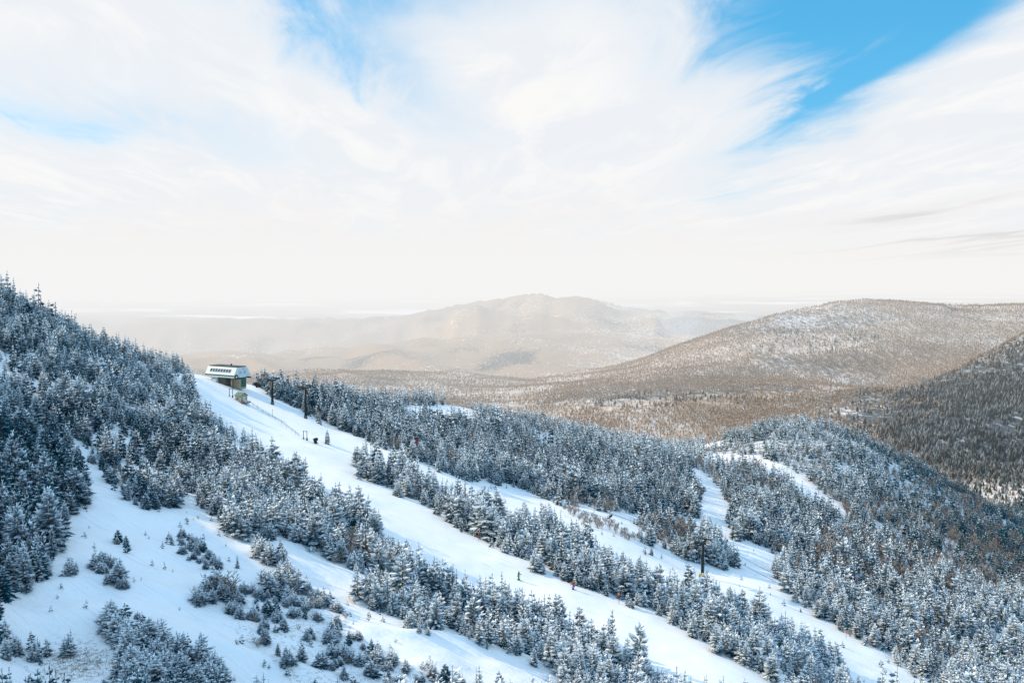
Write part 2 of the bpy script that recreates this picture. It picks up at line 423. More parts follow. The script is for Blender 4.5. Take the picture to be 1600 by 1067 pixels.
# ------------------------------------------------------------------ world: clear sky with high cloud
SUN_EL = R(30.0)
LIGHT = Vector((1.0, -0.34, 0.0)).normalized()      # the way the light travels, seen from above
def make_world():
    w = bpy.data.worlds.new('World'); SC.world = w; w.use_nodes = True
    nt = w.node_tree; nt.nodes.clear(); t = NT(nt)
    sky = t.n('ShaderNodeTexSky', sky_type='NISHITA'); sky.sun_disc = False
    sky.sun_elevation = SUN_EL
    sd = -LIGHT
    sky.sun_rotation = math.atan2(sd.x, sd.y)
    sky.altitude = 1200; sky.air_density = 1.0; sky.dust_density = 0.6; sky.ozone_density = 2.0
    d = t.n('ShaderNodeTexCoord').outputs['Generated']
    sx = t.n('ShaderNodeSeparateXYZ'); t.l(d, sx.inputs[0]); X, Y, Z = sx.outputs
    Yp = t.m('MAXIMUM', Y, 0.05); Zp = t.m('MAXIMUM', t.m('ADD', Z, 0.06), 0.02)
    # the cloud deck: directions laid on a level sheet, drawn out along the wind
    cx = t.m('DIVIDE', X, Zp); cy = t.m('DIVIDE', Y, Zp)
    sheet = t.xyz(t.m('ADD', cx, t.m('MULTIPLY', cy, 0.10)), t.m('MULTIPLY', cy, 0.30), 0.0)
    n1 = t.noise(sheet, 0.75, 6, 0.58, 0.6)
    n2 = t.noise(sheet, 2.6, 6, 0.62, 0.8)
    n3 = t.noise(t.xyz(cx, t.m('MULTIPLY', cy, 0.6), 3.0), 0.5, 4, 0.55, 0.4)
    u = t.m('DIVIDE', X, Yp); v = t.m('DIVIDE', Z, Yp)
    wob = t.m('MULTIPLY', t.m('SUBTRACT', n2, 0.5), 0.16); wob2 = t.m('MULTIPLY', t.m('SUBTRACT', n1, 0.5), 0.22)
    u = t.m('ADD', u, wob); v = t.m('ADD', v, wob2)
    def gap(px, py, a, b, ang, amp):
        r = ray(px, py); u0, v0 = r[0] / r[1], r[2] / r[1]
        c, s_ = math.cos(R(ang)), math.sin(R(ang))
        du = t.m('SUBTRACT', u, u0); dv = t.m('SUBTRACT', v, v0)
        p = t.m('DIVIDE', t.m('ADD', t.m('MULTIPLY', du, c), t.m('MULTIPLY', dv, s_)), a / F)
        q = t.m('DIVIDE', t.m('SUBTRACT', t.m('MULTIPLY', dv, c), t.m('MULTIPLY', du, s_)), b / F)
        e = t.m('POWER', 2.718, t.m('MULTIPLY', t.m('ADD', t.m('MULTIPLY', p, p), t.m('MULTIPLY', q, q)), -1.0))
        return t.m('MULTIPLY', e, amp)
    gaps = [gap(1390, 70, 180, 75, 28, 1.15), gap(1290, 160, 95, 60, 40, 0.9), gap(1230, -10, 150, 80, 0, 1.0), gap(1500, -30, 190, 70, 20, 1.0), gap(1170, 262, 140, 34, 25, 0.42),
            gap(590, 90, 130, 60, -25, 0.54), gap(450, 20, 160, 65, -20, 0.42), gap(60, 160, 220, 55, -15, 0.30), gap(1120, 90, 130, 100, 20, 0.42), gap(520, -30, 260, 50, -8, 0.36), gap(700, -80, 900, 150, 0, 0.24), gap(200, 120, 420, 60, -12, 0.16), gap(330, 215, 280, 34, -14, 0.34), gap(700, -40, 260, 60, 0, 0.3),
            gap(60, 310, 180, 18, -6, 0.28), gap(700, 190, 200, 40, -20, 0.26)]
    B = gaps[0]
    for g_ in gaps[1:]: B = t.m('ADD', B, g_)
    B = t.m('ADD', B, t.m('MULTIPLY', t.m('SUBTRACT', n2, 0.5), t.m('MULTIPLY', t.m('MINIMUM', B, 0.7), 3.0)))
    front = t.ss(B, 0.04, 1.50)
    # out of view, behind and overhead: bright veil added to fill the shade
    back = t.ss(t.m('ADD', n1, t.m('MULTIPLY', n3, 0.3)), 0.45, 0.85, 0.55, 0.12)
    el = t.ss(Z, 0.42, 0.62); bk = t.ss(Y, 0.30, 0.02)
    clear = t.mix(t.m('MAXIMUM', el, bk), (0, 0, 0), (1, 1, 1))
    cl = t.n('ShaderNodeMix', data_type='FLOAT'); t.l(clear, cl.inputs[0]); t.l(front, cl.inputs[2]); t.l(back, cl.inputs[3])
    blue = t.n('ShaderNodeMix', data_type='RGBA', blend_type='MULTIPLY'); blue.inputs[0].default_value = 1.0
    t.l(sky.outputs[0], blue.inputs[6]); blue.inputs[7].default_value = SKY_TINT
    # clouds: brighter towards the sun side, streaked with thin grey-blue
    base = t.mix(t.ss(n2, 0.40, 0.68), (0.85, 0.885, 0.93), (0.97, 0.96, 0.95))
    base = t.mix(t.ss(v, 0.10, 0.0), base, (0.92, 0.885, 0.875))
    base = t.mix(clear, base, (0.90, 1.40, 1.96))  # unseen veil tinted blue and brightened as fill light
    gb = gap(1460, 388, 240, 18, 3, 1.0)
    base = t.mix(t.m('MULTIPLY', gb, t.ss(n1, 0.25, 0.55, 0.65, 1.0)), base, (0.60, 0.60, 0.62))
    bgain = t.n('ShaderNodeMix', data_type='RGBA', blend_type='MULTIPLY'); bgain.inputs[0].default_value = 1.0
    t.l(base, bgain.inputs[6]); bgain.inputs[7].default_value = (10.0 * CLOUD, 10.0 * CLOUD, 10.0 * CLOUD, 1)
    bgs = t.n('ShaderNodeBackground'); bgs.inputs[1].default_value = 0.10
    out = t.n('ShaderNodeOutputWorld')
    t.l(t.mix(cl.outputs[0], bgain.outputs[2], t.mix(t.mix(clear, (.6, .6, .6), (0, 0, 0)), blue.outputs[2], (1.15, 4.9, 8.2))), bgs.inputs[0])
    t.l(bgs.outputs[0], out.inputs['Surface'])
SKY_TINT = (0.36, 1.62, 1.98, 1)
CLOUD = 1.0
make_world()
# ------------------------------------------------------------------ clearings, in photo pixels of the ground itself
P_MAIN = [(280,566),(330,566),(395,597),(422,620),(472,642),(508,668),(540,690),(560,703),(556,725),(566,747),(631,774),(672,797),(706,824),(775,859),(844,893),(906,917),(999,950),(1050,974),(1082,992),(1164,1037),(1213,1067),(1240,1090),(1150,1110),(1075,1090),(1009,1060),(933,1014),(865,972),(800,950),(700,928),(630,872),(585,824),(500,772),(440,732),(400,706),(350,670),(318,638)]
P_SECOND = [(500,662),(529,670),(592,700),(640,717),(690,736),(742,756),(748,748),(817,766),(877,788),(949,801),(1020,803),(1090,812),(1135,816),(1150,842),(1229,868),(1200,893),(1233,918),(1237,942),(1303,967),(1327,995),(1368,1016),(1409,1040),(1442,1067),(1460,1090),(1350,1110),(1332,1080),(1318,1050),(1298,1026),(1284,1010),(1226,988),(1180,968),(1130,948),(1074,928),(1009,910),(954,888),(926,862),(896,838),(830,818),(792,810),(765,792),(739,781),(705,774),(660,755),(610,730),(560,708)]
P_SHRUB = [(868,790),(900,797),(960,822),(1000,842),(985,850),(930,825),(880,803)]
P_KNOT = [(1000,812),(1050,818),(1110,832),(1146,860),(1148,888),(1112,884),(1050,868),(1000,842)]
P_BRANCH = [(1078,728),(1094,735),(1119,757),(1138,792),(1140,826),(1112,836),(1070,830),(1092,800),(1094,770),(1080,748)]
P_UPPER = [(1100,709),(1152,710),(1180,711),(1221,726),(1266,755),(1326,800),(1322,812),(1262,783),(1217,747),(1176,730),(1148,723),(1100,722)]
P_PATCH = [(1098,688),(1128,686),(1130,698),(1098,700)]
P_GLADE = [(630,634),(735,631),(742,655),(690,655),(630,656)]
P_FIELD = [(108,690),(126,700),(150,728),(172,762),(220,795),(261,795),(296,776),(330,806),(371,846),(400,856),(445,842),(500,868),(550,886),(576,905),(552,937),(569,955),(607,962),(638,979),(672,992),(706,984),(737,1000),(761,1014),(820,1036),(865,1054),(885,1075),(880,1100),(-40,1100),(-40,1040),(0,1036),(76,1034),(16,1000),(12,960),(20,941),(79,910),(103,848),(141,769),(113,714)]
P_CORNER = [(-40,1006),(30,1004),(76,1022),(80,1036),(0,1044),(-40,1044)]
C_LOWER = [(138,972),(160,962),(182,968),(220,985),(272,1005),(310,1022),(350,1075),(355,1110),(180,1110),(186,1067),(195,1030),(175,992)]
C_MID = [(399,853),(444,864),(457,918),(500,930),(534,958),(579,1003),(644,1041),(740,1075),(740,1110),(470,1110),(440,1040),(400,1008),(362,985),(362,960),(306,940),(312,915),(355,918),(388,925),(412,893)]
C_SCRUB = [(256,842),(300,833),(332,866),(344,893),(318,890),(280,866)]
C_PAIR = [(143,888),(156,872),(183,888),(202,914),(186,924),(160,909)]
C_KNOB = [(174,842),(190,842),(206,866),(196,870)]
C_NUB = [(98,888),(118,880),(134,896),(122,904),(104,902)]
C_BUSH = [(86,1014),(100,1000),(124,1004),(134,1022),(118,1030),(96,1028)]
C_LINE = [(204,966),(232,960),(250,968),(246,974),(210,974)]

def inside(poly, px, py):
    px = np.asarray(px); py = np.asarray(py)
    res = np.zeros(px.shape, bool)
    n = len(poly)
    for i in range(n):
        x0, y0 = poly[i]; x1, y1 = poly[(i + 1) % n]
        if y0 == y1: continue
        c = ((y0 > py) != (y1 > py)) & (px < (x1 - x0) * (py - y0) / (y1 - y0) + x0)
        res ^= c
    return res

def clear_mask(px, py, Y):
    """true where no forest stands"""
    near = Y < 700
    m = (inside(P_MAIN, px, py) & (Y < 420)) | (inside(P_SECOND, px, py) & ~inside(P_SHRUB, px, py) & ~inside(P_KNOT, px, py) & (Y < 420))
    m |= inside(P_BRANCH, px, py) & (Y < 480) & (Y > 290)
    m |= inside(P_UPPER, px, py) & (Y > 380) & (Y < 640)
    m |= inside(P_PATCH, px, py) & (Y > 500)
    m |= inside(P_GLADE, px, py) & (Y > 380)
    m |= inside(P_FIELD, px, py) & ~inside(P_CORNER, px, py) & (Y < 215)
    return m & near

# ------------------------------------------------------------------ the ground, one sheet out to the horizon
def make_ground():
    nu, n1, n2 = 620, 520, 360
    us = np.linspace(-1.6, 1.0, nu)
    ys = np.concatenate([np.exp(np.linspace(math.log(22), math.log(680), n1, endpoint=False)), np.exp(np.linspace(math.log(680), math.log(60000), n2))])
    U, Yg = np.meshgrid(us, ys)
    X = U * Yg
    Z = ground(X, Yg)
    nv = len(ys)
    idx = np.arange(nv * nu).reshape(nv, nu)
    q = np.stack([idx[:-1, :-1], idx[:-1, 1:], idx[1:, 1:], idx[1:, :-1]], -1).reshape(-1, 4)
    px, py = project(X, Yg, Z)
    px = px + 5 * fbm(X / 6, Yg / 6, 3, 40); py = py + 4 * fbm(X / 6, Yg / 6, 3, 41)
    wood = sstep(640, 900, Yg) * (1 + 0.9 * sstep(2300, 3200, Yg) * sstep(.16, -.05, U) + .35 * sstep(.28, .42, U) * sstep(1500, 1100, Yg))
    plain = sstep(5200, 7000, Yg)
    near_forest = ((Yg < 640) & (Yg > 60) & ~clear_mask(px, py, Yg)).astype(float) * 0.25 * sstep(300, 420, Yg)
    wood = np.maximum(wood, near_forest)
    groom = ((inside(P_MAIN, px, py) | inside(P_SECOND, px, py)) & (Yg < 420)).astype(float)
    dry = np.exp(-(((px - 125) / 60) ** 2 + ((py - 1035) / 32) ** 2)) * (Yg < 100) + 0.45 * (inside(C_MID, px, py) & (Yg < 160)) + 0.3 * np.exp(-(((px - 700) / 60) ** 2 + ((py - 1055) / 20) ** 2)) * (Yg < 130)
    ever = 0.5 + 0.9 * fbm(X / 260, Yg / 330, 4, 51)
    ever = ever + 0.28 * sstep(0.33, 0.5, U) * (1 - sstep(1300, 1700, Yg)) - 0.25 * sstep(1500, 2500, Yg) - 0.10
    v = np.stack([X, Yg, Z], -1).reshape(-1, 3)
    me = mesh_np('ground', v, q, {'wood': wood.ravel(), 'dry': dry.ravel(), 'groom': groom.ravel(), 'plain': plain.ravel(), 'evergreen': ever.ravel()}, smooth=True)
    o = link('ground', me, None, [M_GROUND]); tag(o, kind='structure')
    return o
GROUND = make_ground()
print('ground done', flush=True)

# ------------------------------------------------------------------ tree shapes (height 1 unless said otherwise)
class TM:
    """quads with a snow value per vertex and a material index per face"""
    def __init__(s): s.v = []; s.q = []; s.s = []; s.m = []
    def quad(s, a, b, c, d, sn, mi=1):
        k = len(s.v); s.v += [a, b, c, d]; s.s += list(sn); s.q.append((k, k + 1, k + 2, k + 3)); s.m.append(mi)
    def kite(s, base, d, side, L, w, sn0, sn1, droop=0.0, at_=0.45):
        d = np.asarray(d); side = np.asarray(side); base = np.asarray(base)
        mid = base + d * L * at_
        s.quad(tuple(base), tuple(mid + side * w - np.array([0, 0, droop])), tuple(base + d * L), tuple(mid - side * w - np.array([0, 0, droop])), (sn0, (sn0 + sn1) / 2, sn1, (sn0 + sn1) / 2))
    def stem(s, a, b, r0, r1, n=5, sn=0.1):
        a = np.asarray(a, float); b = np.asarray(b, float); d = b - a; d = d / np.linalg.norm(d)
        e = np.cross(d, [0.3, 1, 0.2]); e /= np.linalg.norm(e); f = np.cross(d, e)
        for i in range(n):
            t0 = 2 * math.pi * i / n; t1 = 2 * math.pi * (i + 1) / n
            p = lambda c, r, t: tuple(c + r * (math.cos(t) * e + math.sin(t) * f))
            s.quad(p(a, r0, t0), p(a, r0, t1), p(b, r1, t1), p(b, r1, t0), (sn,) * 4, 0)
    def arrays(s):
        return dict(v=np.array(s.v, float), q=np.array(s.q), s=np.array(s.s, float), m=np.array(s.m))

def nrm(v):
    v = np.asarray(v, float); return v / np.linalg.norm(v)

def spruce(seed, Rr=0.24, nlev=15, nb=7, lod=1, z0=0.06, lean=0.0, rag=0.25, power=0.9, snow=1.0, fork=0, top=1.0):
    r = random.Random(seed); t = TM()
    ax = np.array([lean * r.uniform(-1, 1), lean * r.uniform(-1, 1), 0])
    def axis(z): return ax * z * z + np.array([0, 0, z])
    t.stem(axis(0) - np.array([0, 0, 0.05]), axis(0.97 * top), 0.019, 0.003, 5 if lod < 3 else 3)
    lop = r.uniform(0, 6.28); lopa = r.uniform(0.0, rag)
    for i in range(nlev):
        f = i / (nlev - 1.0)
        z = z0 + (top - z0 - 0.02) * (f ** 0.92) + r.uniform(-.5, .5) * 0.5 / nlev
        rad = Rr * ((1 - f) ** power) * (0.9 if f > .12 else 0.8) + 0.022
        n = max(3, int(round(nb * (1 - 0.5 * f))))
        a0 = r.uniform(0, 6.28)
        for k in range(n):
            a = a0 + 6.283 * k / n + r.uniform(-.35, .35)
            L = rad * r.uniform(1 - rag, 1 + rag * 0.8) * (1 + lopa * math.cos(a - lop))
            if r.random() < rag * 0.25: L *= 0.45
            el = -0.26 + 1.0 * f + r.uniform(-.28, .28)
            d = np.array([math.cos(a) * math.cos(el), math.sin(a) * math.cos(el), math.sin(el)])
            sd = np.array([-math.sin(a), math.cos(a), 0.0])
            up = np.cross(d, sd); up = -up if up[2] < 0 else up
            b = axis(z) + d * L * 0.10
            g = 0.33 + 0.90 * f; sn_in = 0.22 * g; sn_tip = 0.85 * g * snow; sv = min(1.0, 0.48 + 0.75 * f) * snow
            w = min(L * 0.22 + 0.006, 0.052)
            if lod == 1:
                t.kite(b, d, sd, L, w, sn_in, sn_tip, 0.02 * L)
                t.kite(b, nrm(d + np.array([0, 0, -.28])), up, L * 0.8, L * 0.16 + .004, 0.1 * g, 0.5 * g * snow)     # hanging twigs
                for sgn in (-1, 1):
                    for q_, ll in ((0.32, 0.55), (0.60, 0.42)):
                        dd = nrm(d + sd * sgn * r.uniform(.6, .95) + np.array([0, 0, r.uniform(-.3, .1)]))
                        t.kite(b + d * L * q_, dd, nrm(np.cross(dd, up)), L * ll, L * 0.10 + .003, 0.1, sn_tip + 0.1)
                if r.random() < 0.70 + 0.3 * f:
                    o = up * 0.010
                    t.kite(b + d * L * 0.28 + o, d, sd, L * 0.76, w * r.uniform(.55, .85), 0.7 * sv, 1.0 * sv, 0.012 * L, 0.5)
                    for sgn in (-1, 1):
                        if r.random() < 0.7:
                            dd = nrm(d + sd * sgn * r.uniform(.5, .9) + np.array([0, 0, r.uniform(-.1, .25)]))
                            t.kite(b + d * L * 0.5 + o, dd, nrm(np.cross(dd, up)), L * 0.42, L * 0.085 + .003, 0.7 * sv, 1.0 * sv)
                    if r.random() < 0.75:    # upturned rimed tip
                        dd = nrm(d * 0.7 + np.array([0, 0, 0.8])); t.kite(b + d * L * 0.85, dd, sd, 0.05 + L * 0.16, 0.011, 0.6 * snow, 1.0 * snow)
            elif lod == 2:
                t.kite(b, d, sd, L, w * 1.25, sn_in, sn_tip, 0.02 * L)
                t.kite(b, nrm(d + np.array([0, 0, -.30])), up, L * 0.85, L * 0.22 + .006, 0.1 * g, 0.5 * g * snow)
                t.kite(b + d * L * 0.25 + up * 0.012, d, sd, L * 0.82, w * r.uniform(.8, 1.3) * (1 - .45 * f), 0.6 * sv, 1.0 * sv, 0.015 * L, 0.5)
            else:
                t.kite(b, nrm(d + np.array([0, 0, -.2])), nrm(sd + up * r.uniform(-.8, .8)), L * 1.1, w * 1.7, 0.0, sn_tip)
                t.kite(b + d * L * 0.2 + up * 0.015, d, sd, L * 0.9, w * 1.25, 0.5 * sv, 0.95 * sv)
    tp = axis(top)
    for k in range(3 if lod < 3 else 2):
        a = r.uniform(0, 6.28); sd = np.array([math.cos(a), math.sin(a), 0])
        t.kite(tp - np.array([0, 0, 0.09]), (0, 0, 1.0), sd, 0.12, 0.014 if lod < 3 else 0.02, 0.5 * snow, 0.95 * snow)
    return t

def merge(parts):
    """parts: (TM, offset, scale, rz)"""
    o = TM()
    for tm, off, sc, rz in parts:
        a = tm.arrays(); c, s_ = math.cos(rz), math.sin(rz)
        v = a['v'] * sc; v = np.stack([v[:, 0] * c - v[:, 1] * s_, v[:, 0] * s_ + v[:, 1] * c, v[:, 2]], 1) + np.array(off)
        k = len(o.v); o.v += [tuple(x) for x in v]; o.q += [tuple(int(i) + k for i in x) for x in a['q']]; o.s += list(a['s']); o.m += list(a['m'])
    return o

def clump(seed, n=4, lod=1, spread=0.22):
    """several stems growing from one root mat, as krummholz fir does"""
    r = random.Random(seed); ps = []
    for i in range(n):
        a = 6.283 * i / n + r.uniform(-.6, .6); d = spread * r.uniform(.5, 1.1) if i else 0.04
        ps.append((spruce(seed * 31 + i, 0.30, 9 if lod == 1 else 6, 6 if lod == 1 else 5, lod, 0.03, 0.1, 0.35, 0.75), (d * math.cos(a), d * math.sin(a), 0), 1.0 if i == 0 else r.uniform(.55, .92), r.uniform(0, 6)))
    return merge(ps)

def bare(seed, stems=7, twigs=9, spread=0.35, lod=1, snow=0.7):
    """leafless frosted shrub or small birch: many fine rising twigs"""
    r = random.Random(seed); t = TM()
    for i in range(stems):
        a = r.uniform(0, 6.28); rr = spread * r.uniform(.15, 1.0); h = r.uniform(.6, 1.0) * (1 - 0.35 * rr / spread)
        p0 = np.array([rr * .15 * math.cos(a), rr * .15 * math.sin(a), -0.03]); p1 = np.array([rr * math.cos(a), rr * math.sin(a), h])
        if lod == 1: t.stem(p0, p0 + (p1 - p0) * .8, 0.009, 0.003, 3, 0.3)
        for k in range(twigs):
            f = r.uniform(.25, .95); b = p0 + (p1 - p0) * f
            aa = r.uniform(0, 6.28); d = nrm([math.cos(aa) * .7, math.sin(aa) * .7, r.uniform(.4, 1.2)])
            sd = nrm(np.cross(d, [r.uniform(-1, 1), r.uniform(-1, 1), .3]))
            L = r.uniform(.12, .30); wd = 0.011 if lod == 1 else 0.03
            t.kite(b, d, sd, L, wd, 0.25 * snow, 1.0 * snow)
            if lod == 1:
                for _ in range(2):
                    d2 = nrm(d + np.array([r.uniform(-.7, .7), r.uniform(-.7, .7), r.uniform(-.1, .5)]))
                    t.kite(b + d * L * .5, d2, nrm(np.cross(d2, [.2, .5, .9])), L * .6, 0.008, 0.4 * snow, 1.0 * snow)
    return t

def far_bare(seed):
    r = random.Random(seed); t = TM()
    a = r.uniform(0, 3.14)
    t.kite((0, 0, -.05), (0, 0, 1), (math.cos(a), math.sin(a), 0), .8, .02, 0.1, .3)
    for k in range(6):
        aa = r.uniform(0, 6.28); d = nrm([math.cos(aa) * .45, math.sin(aa) * .45, 1.0])
        t.kite((0, 0, r.uniform(.2, .5)), d, (-math.sin(aa), math.cos(aa), 0), r.uniform(.4, .55), 0.07, 0.1, 0.5)
    return t

def far_spruce(seed):
    r = random.Random(seed); t = TM()
    a = r.uniform(0, 1)
    for k in range(5):
        aa = a + k * 1.257; 
        d = nrm([math.cos(aa) * .22, math.sin(aa) * .22, -1.0])
        t.kite((0, 0, 1.0), d, (-math.sin(aa), math.cos(aa), 0), 1.0, 0.10, 0.6, 0.05, 0, 0.85)
    return t

print('shapes', flush=True)
# ------------------------------------------------------------------ where each tree stands
LABELS = []
def jitter_grid(cell, y0, y1, umax=0.66):
    xs = np.arange(-umax * y1, umax * y1, cell); ys = np.arange(y0, y1, cell)
    X, Y = np.meshgrid(xs, ys)
    X = X + rng.uniform(-.48, .48, X.shape) * cell; Y = Y + rng.uniform(-.48, .48, Y.shape) * cell
    X = X.ravel(); Y = Y.ravel()
    k = np.abs(X / Y) < umax
    return X[k], Y[k]

# sight-line test against the bare ground, on a polar grid of running maxima of z/y
_us = np.linspace(-.72, .72, 361); _ys = np.exp(np.linspace(math.log(40), math.log(3500), 420))
_Z = ground((_us[None, :] * _ys[:, None]), np.repeat(_ys[:, None], len(_us), 1)) / _ys[:, None]
_M = np.maximum.accumulate(_Z, 0)
def seen(x, y, ztop):
    iu = np.clip(((x / y) + .72) / 1.44 * 360, 0, 360).astype(int)
    iy = np.clip((np.log(y) - math.log(40)) / (math.log(3500) - math.log(40)) * 419 - 2, 0, 419).astype(int)
    return ztop / y > _M[iy, iu] - 0.002

Xs, Ys, Cs = [], [], []
for cell, y0, y1 in ((1.55, 62, 165), (2.0, 165, 330), (2.7, 330, 470), (3.2, 470, 720)):
    x, y = jitter_grid(cell, y0, y1); Xs.append(x); Ys.append(y); Cs.append(np.full(x.shape, cell))
TX = np.concatenate(Xs); TY = np.concatenate(Ys); TC = np.concatenate(Cs)
TZ = ground(TX, TY)
PX, PY = project(TX, TY, TZ)
ex = 6 * fbm(TX / 5, TY / 5, 3, 60); ey = 5 * fbm(TX / 5, TY / 5, 3, 61)
n_ = len(TX)
jf = np.interp(TY, [280, 360], [1.8, .45]); ex *= jf; ey *= jf
clear = clear_mask(PX + ex, PY + ey, TY)
EDGE = np.zeros(n_, bool)
for dx, dy in ((14, 0), (-14, 0), (0, 9), (0, -9)): EDGE |= clear_mask(PX + ex + dx, PY + ey + dy, TY)
KIND = np.full(n_, -1)          # 0 spruce, 1 fir clump, 2 bare shrub, 3 seedling
HT = np.zeros(n_)
rnd = rng.uniform(0, 1, n_); rnd2 = rng.uniform(0, 1, n_)
patch = fbm(TX / 14, TY / 14, 3, 70); patch2 = fbm(TX / 30, TY / 30, 3, 71)
# stand height by place
base_h = np.interp(TY, [60, 90, 130, 160, 230, 300, 420, 600], [2.9, 3.3, 4.6, 5.0, 6.0, 6.9, 7.2, 6.8])
left = sstep(-.22, -.36, TX / TY)
base_h = base_h * (1 - 0.22 * left * (TY > 150))
crest = np.exp(-((PX - 700) / 330.) ** 2) * sstep(420, 500, TY)
base_h *= 1 - 0.25 * crest
forest = ~clear
KIND[forest] = 0
HT[forest] = (base_h * (0.55 + 0.85 * rnd ** 1.5) * (1 + 0.25 * patch))[forest]
EDGE &= TY < 330
HT[forest & EDGE] *= (0.35 + 0.65 * rng.uniform(0, 1, n_) ** 1.2)[forest & EDGE]
HT[forest & (rng.uniform(0, 1, n_) < .05)] *= 1.35
# openings inside the stands
gapm = forest & (patch + 0.5 * patch2 < -0.36)
KIND[gapm & (rnd2 < 0.75)] = -1
# the ragged lower edge of stands grows firs in clumps
KIND[forest & (rnd2 < 0.16) & (TY < 330)] = 1
# bare shrubs: right-hand slopes, between the runs, lower edge of the middle stand
brown = np.zeros(n_)
for cx, cy, rx, ry, a in ((560,858,70,28,.75),(700,790,50,22,.6),(800,815,50,22,.7),(930,815,80,26,.9),(1050,842,60,24,.85),(1110,770,40,40,.55),(1400,890,200,60,.75),(1520,880,140,70,.85),(1440,1000,110,50,.6),(1300,850,90,40,.5),(1560,1000,70,50,.5),(1180,760,60,40,.35),(860,905,60,18,.35),(1000,885,70,22,.4),(1350,800,110,50,.4),(1500,800,120,60,.6),(590,735,40,18,.3),(640,880,40,20,.45)):
    brown = np.maximum(brown, a * np.exp(-(((PX - cx) / rx) ** 2 + ((PY - cy) / ry) ** 2)))
bm_ = (KIND >= 0) & (rnd2 + 0.35 * patch < brown)
KIND[bm_] = 2; HT[bm_] *= np.where(TY[bm_] < 290, 0.62, 0.85)
KIND[inside(P_SHRUB, PX, PY) & forest & (rnd < .75)] = 2; HT[inside(P_SHRUB, PX, PY)] = 2.2 + 1.3 * rnd[inside(P_SHRUB, PX, PY)]
patch3 = fbm(TX / 6.5, TY / 6.5, 2, 77)
# scrub standing in the snow field
for poly, dens, h0, h1, pc in ((C_LOWER,.95,1.8,3.3,.75),(C_MID,.62,.9,2.2,.65),(C_SCRUB,.85,.9,1.8,.8),(C_PAIR,.95,1.2,2.4,.7),(C_KNOB,.9,1.0,1.9,.7),(C_NUB,.9,1.2,2.0,.7),(C_LINE,.95,.9,1.5,.8),(P_CORNER,.75,1.6,2.8,.3)):
    k = inside(poly, PX, PY) & (TY < 175)
    on = k & (rnd < (dens if poly is not C_MID else np.where(patch3 > -.02, .95, .26)))
    KIND[k] = -1; KIND[on] = np.where(rnd2[on] < pc, 1, 0)
    HT[on] = h0 + (h1 - h0) * rng.uniform(0, 1, on.sum()) ** 1.3 * (1 + 0.3 * patch[on])
k = inside(C_MID, PX, PY) & (KIND >= 0); HT[k & (PX < 470) & (PY < 930)] *= 1.7
k2 = k & (rnd2 > .92); KIND[k2] = 2
# fir scattered thinly about the field
onrun = inside(P_SECOND, PX, PY) & clear & EDGE & (KIND < 0) & (TY < 300) & (rnd < .06)
KIND[onrun] = np.where(rnd2[onrun] < .5, 0, 3); HT[onrun] = .6 + 1.4 * rnd2[onrun]
scat = inside(P_FIELD, PX, PY) & (KIND < 0) & (TY < 215) & (rnd < .05 * np.maximum(np.exp(-((PX - 300) / 60.) ** 2 - ((PY - 840) / 42.) ** 2), np.maximum(np.exp(-((PX - 138) / 14.) ** 2 - ((PY - 810) / 40.) ** 2), np.exp(-((PX - 470) / 120.) ** 2 - ((PY - 1000) / 60.) ** 2))) * 5)
KIND[scat] = 3; HT[scat] = 0.35 + 0.8 * rnd2[scat]
SCRUB = np.zeros(n_, bool)
for poly in (C_LOWER, C_MID, C_SCRUB, C_PAIR, C_KNOB, C_NUB, C_LINE): SCRUB |= inside(poly, PX, PY) & (TY < 175)
HT = np.clip(HT, 0.3, 13)
keep = (KIND >= 0) & (PX > -60) & (PX < 1660) & (PY < 1150)
keep &= seen(TX, TY, TZ + HT)
# a stand on the crest hides the ones right behind
TX, TY, TZ, PX, PY, HT, KIND, SCRUB = [a[keep] for a in (TX, TY, TZ, PX, PY, HT, KIND, SCRUB)]
PX, PY = project(TX, TY, TZ)
print('trees', len(TX), [(int((KIND == i).sum())) for i in range(4)], flush=True)

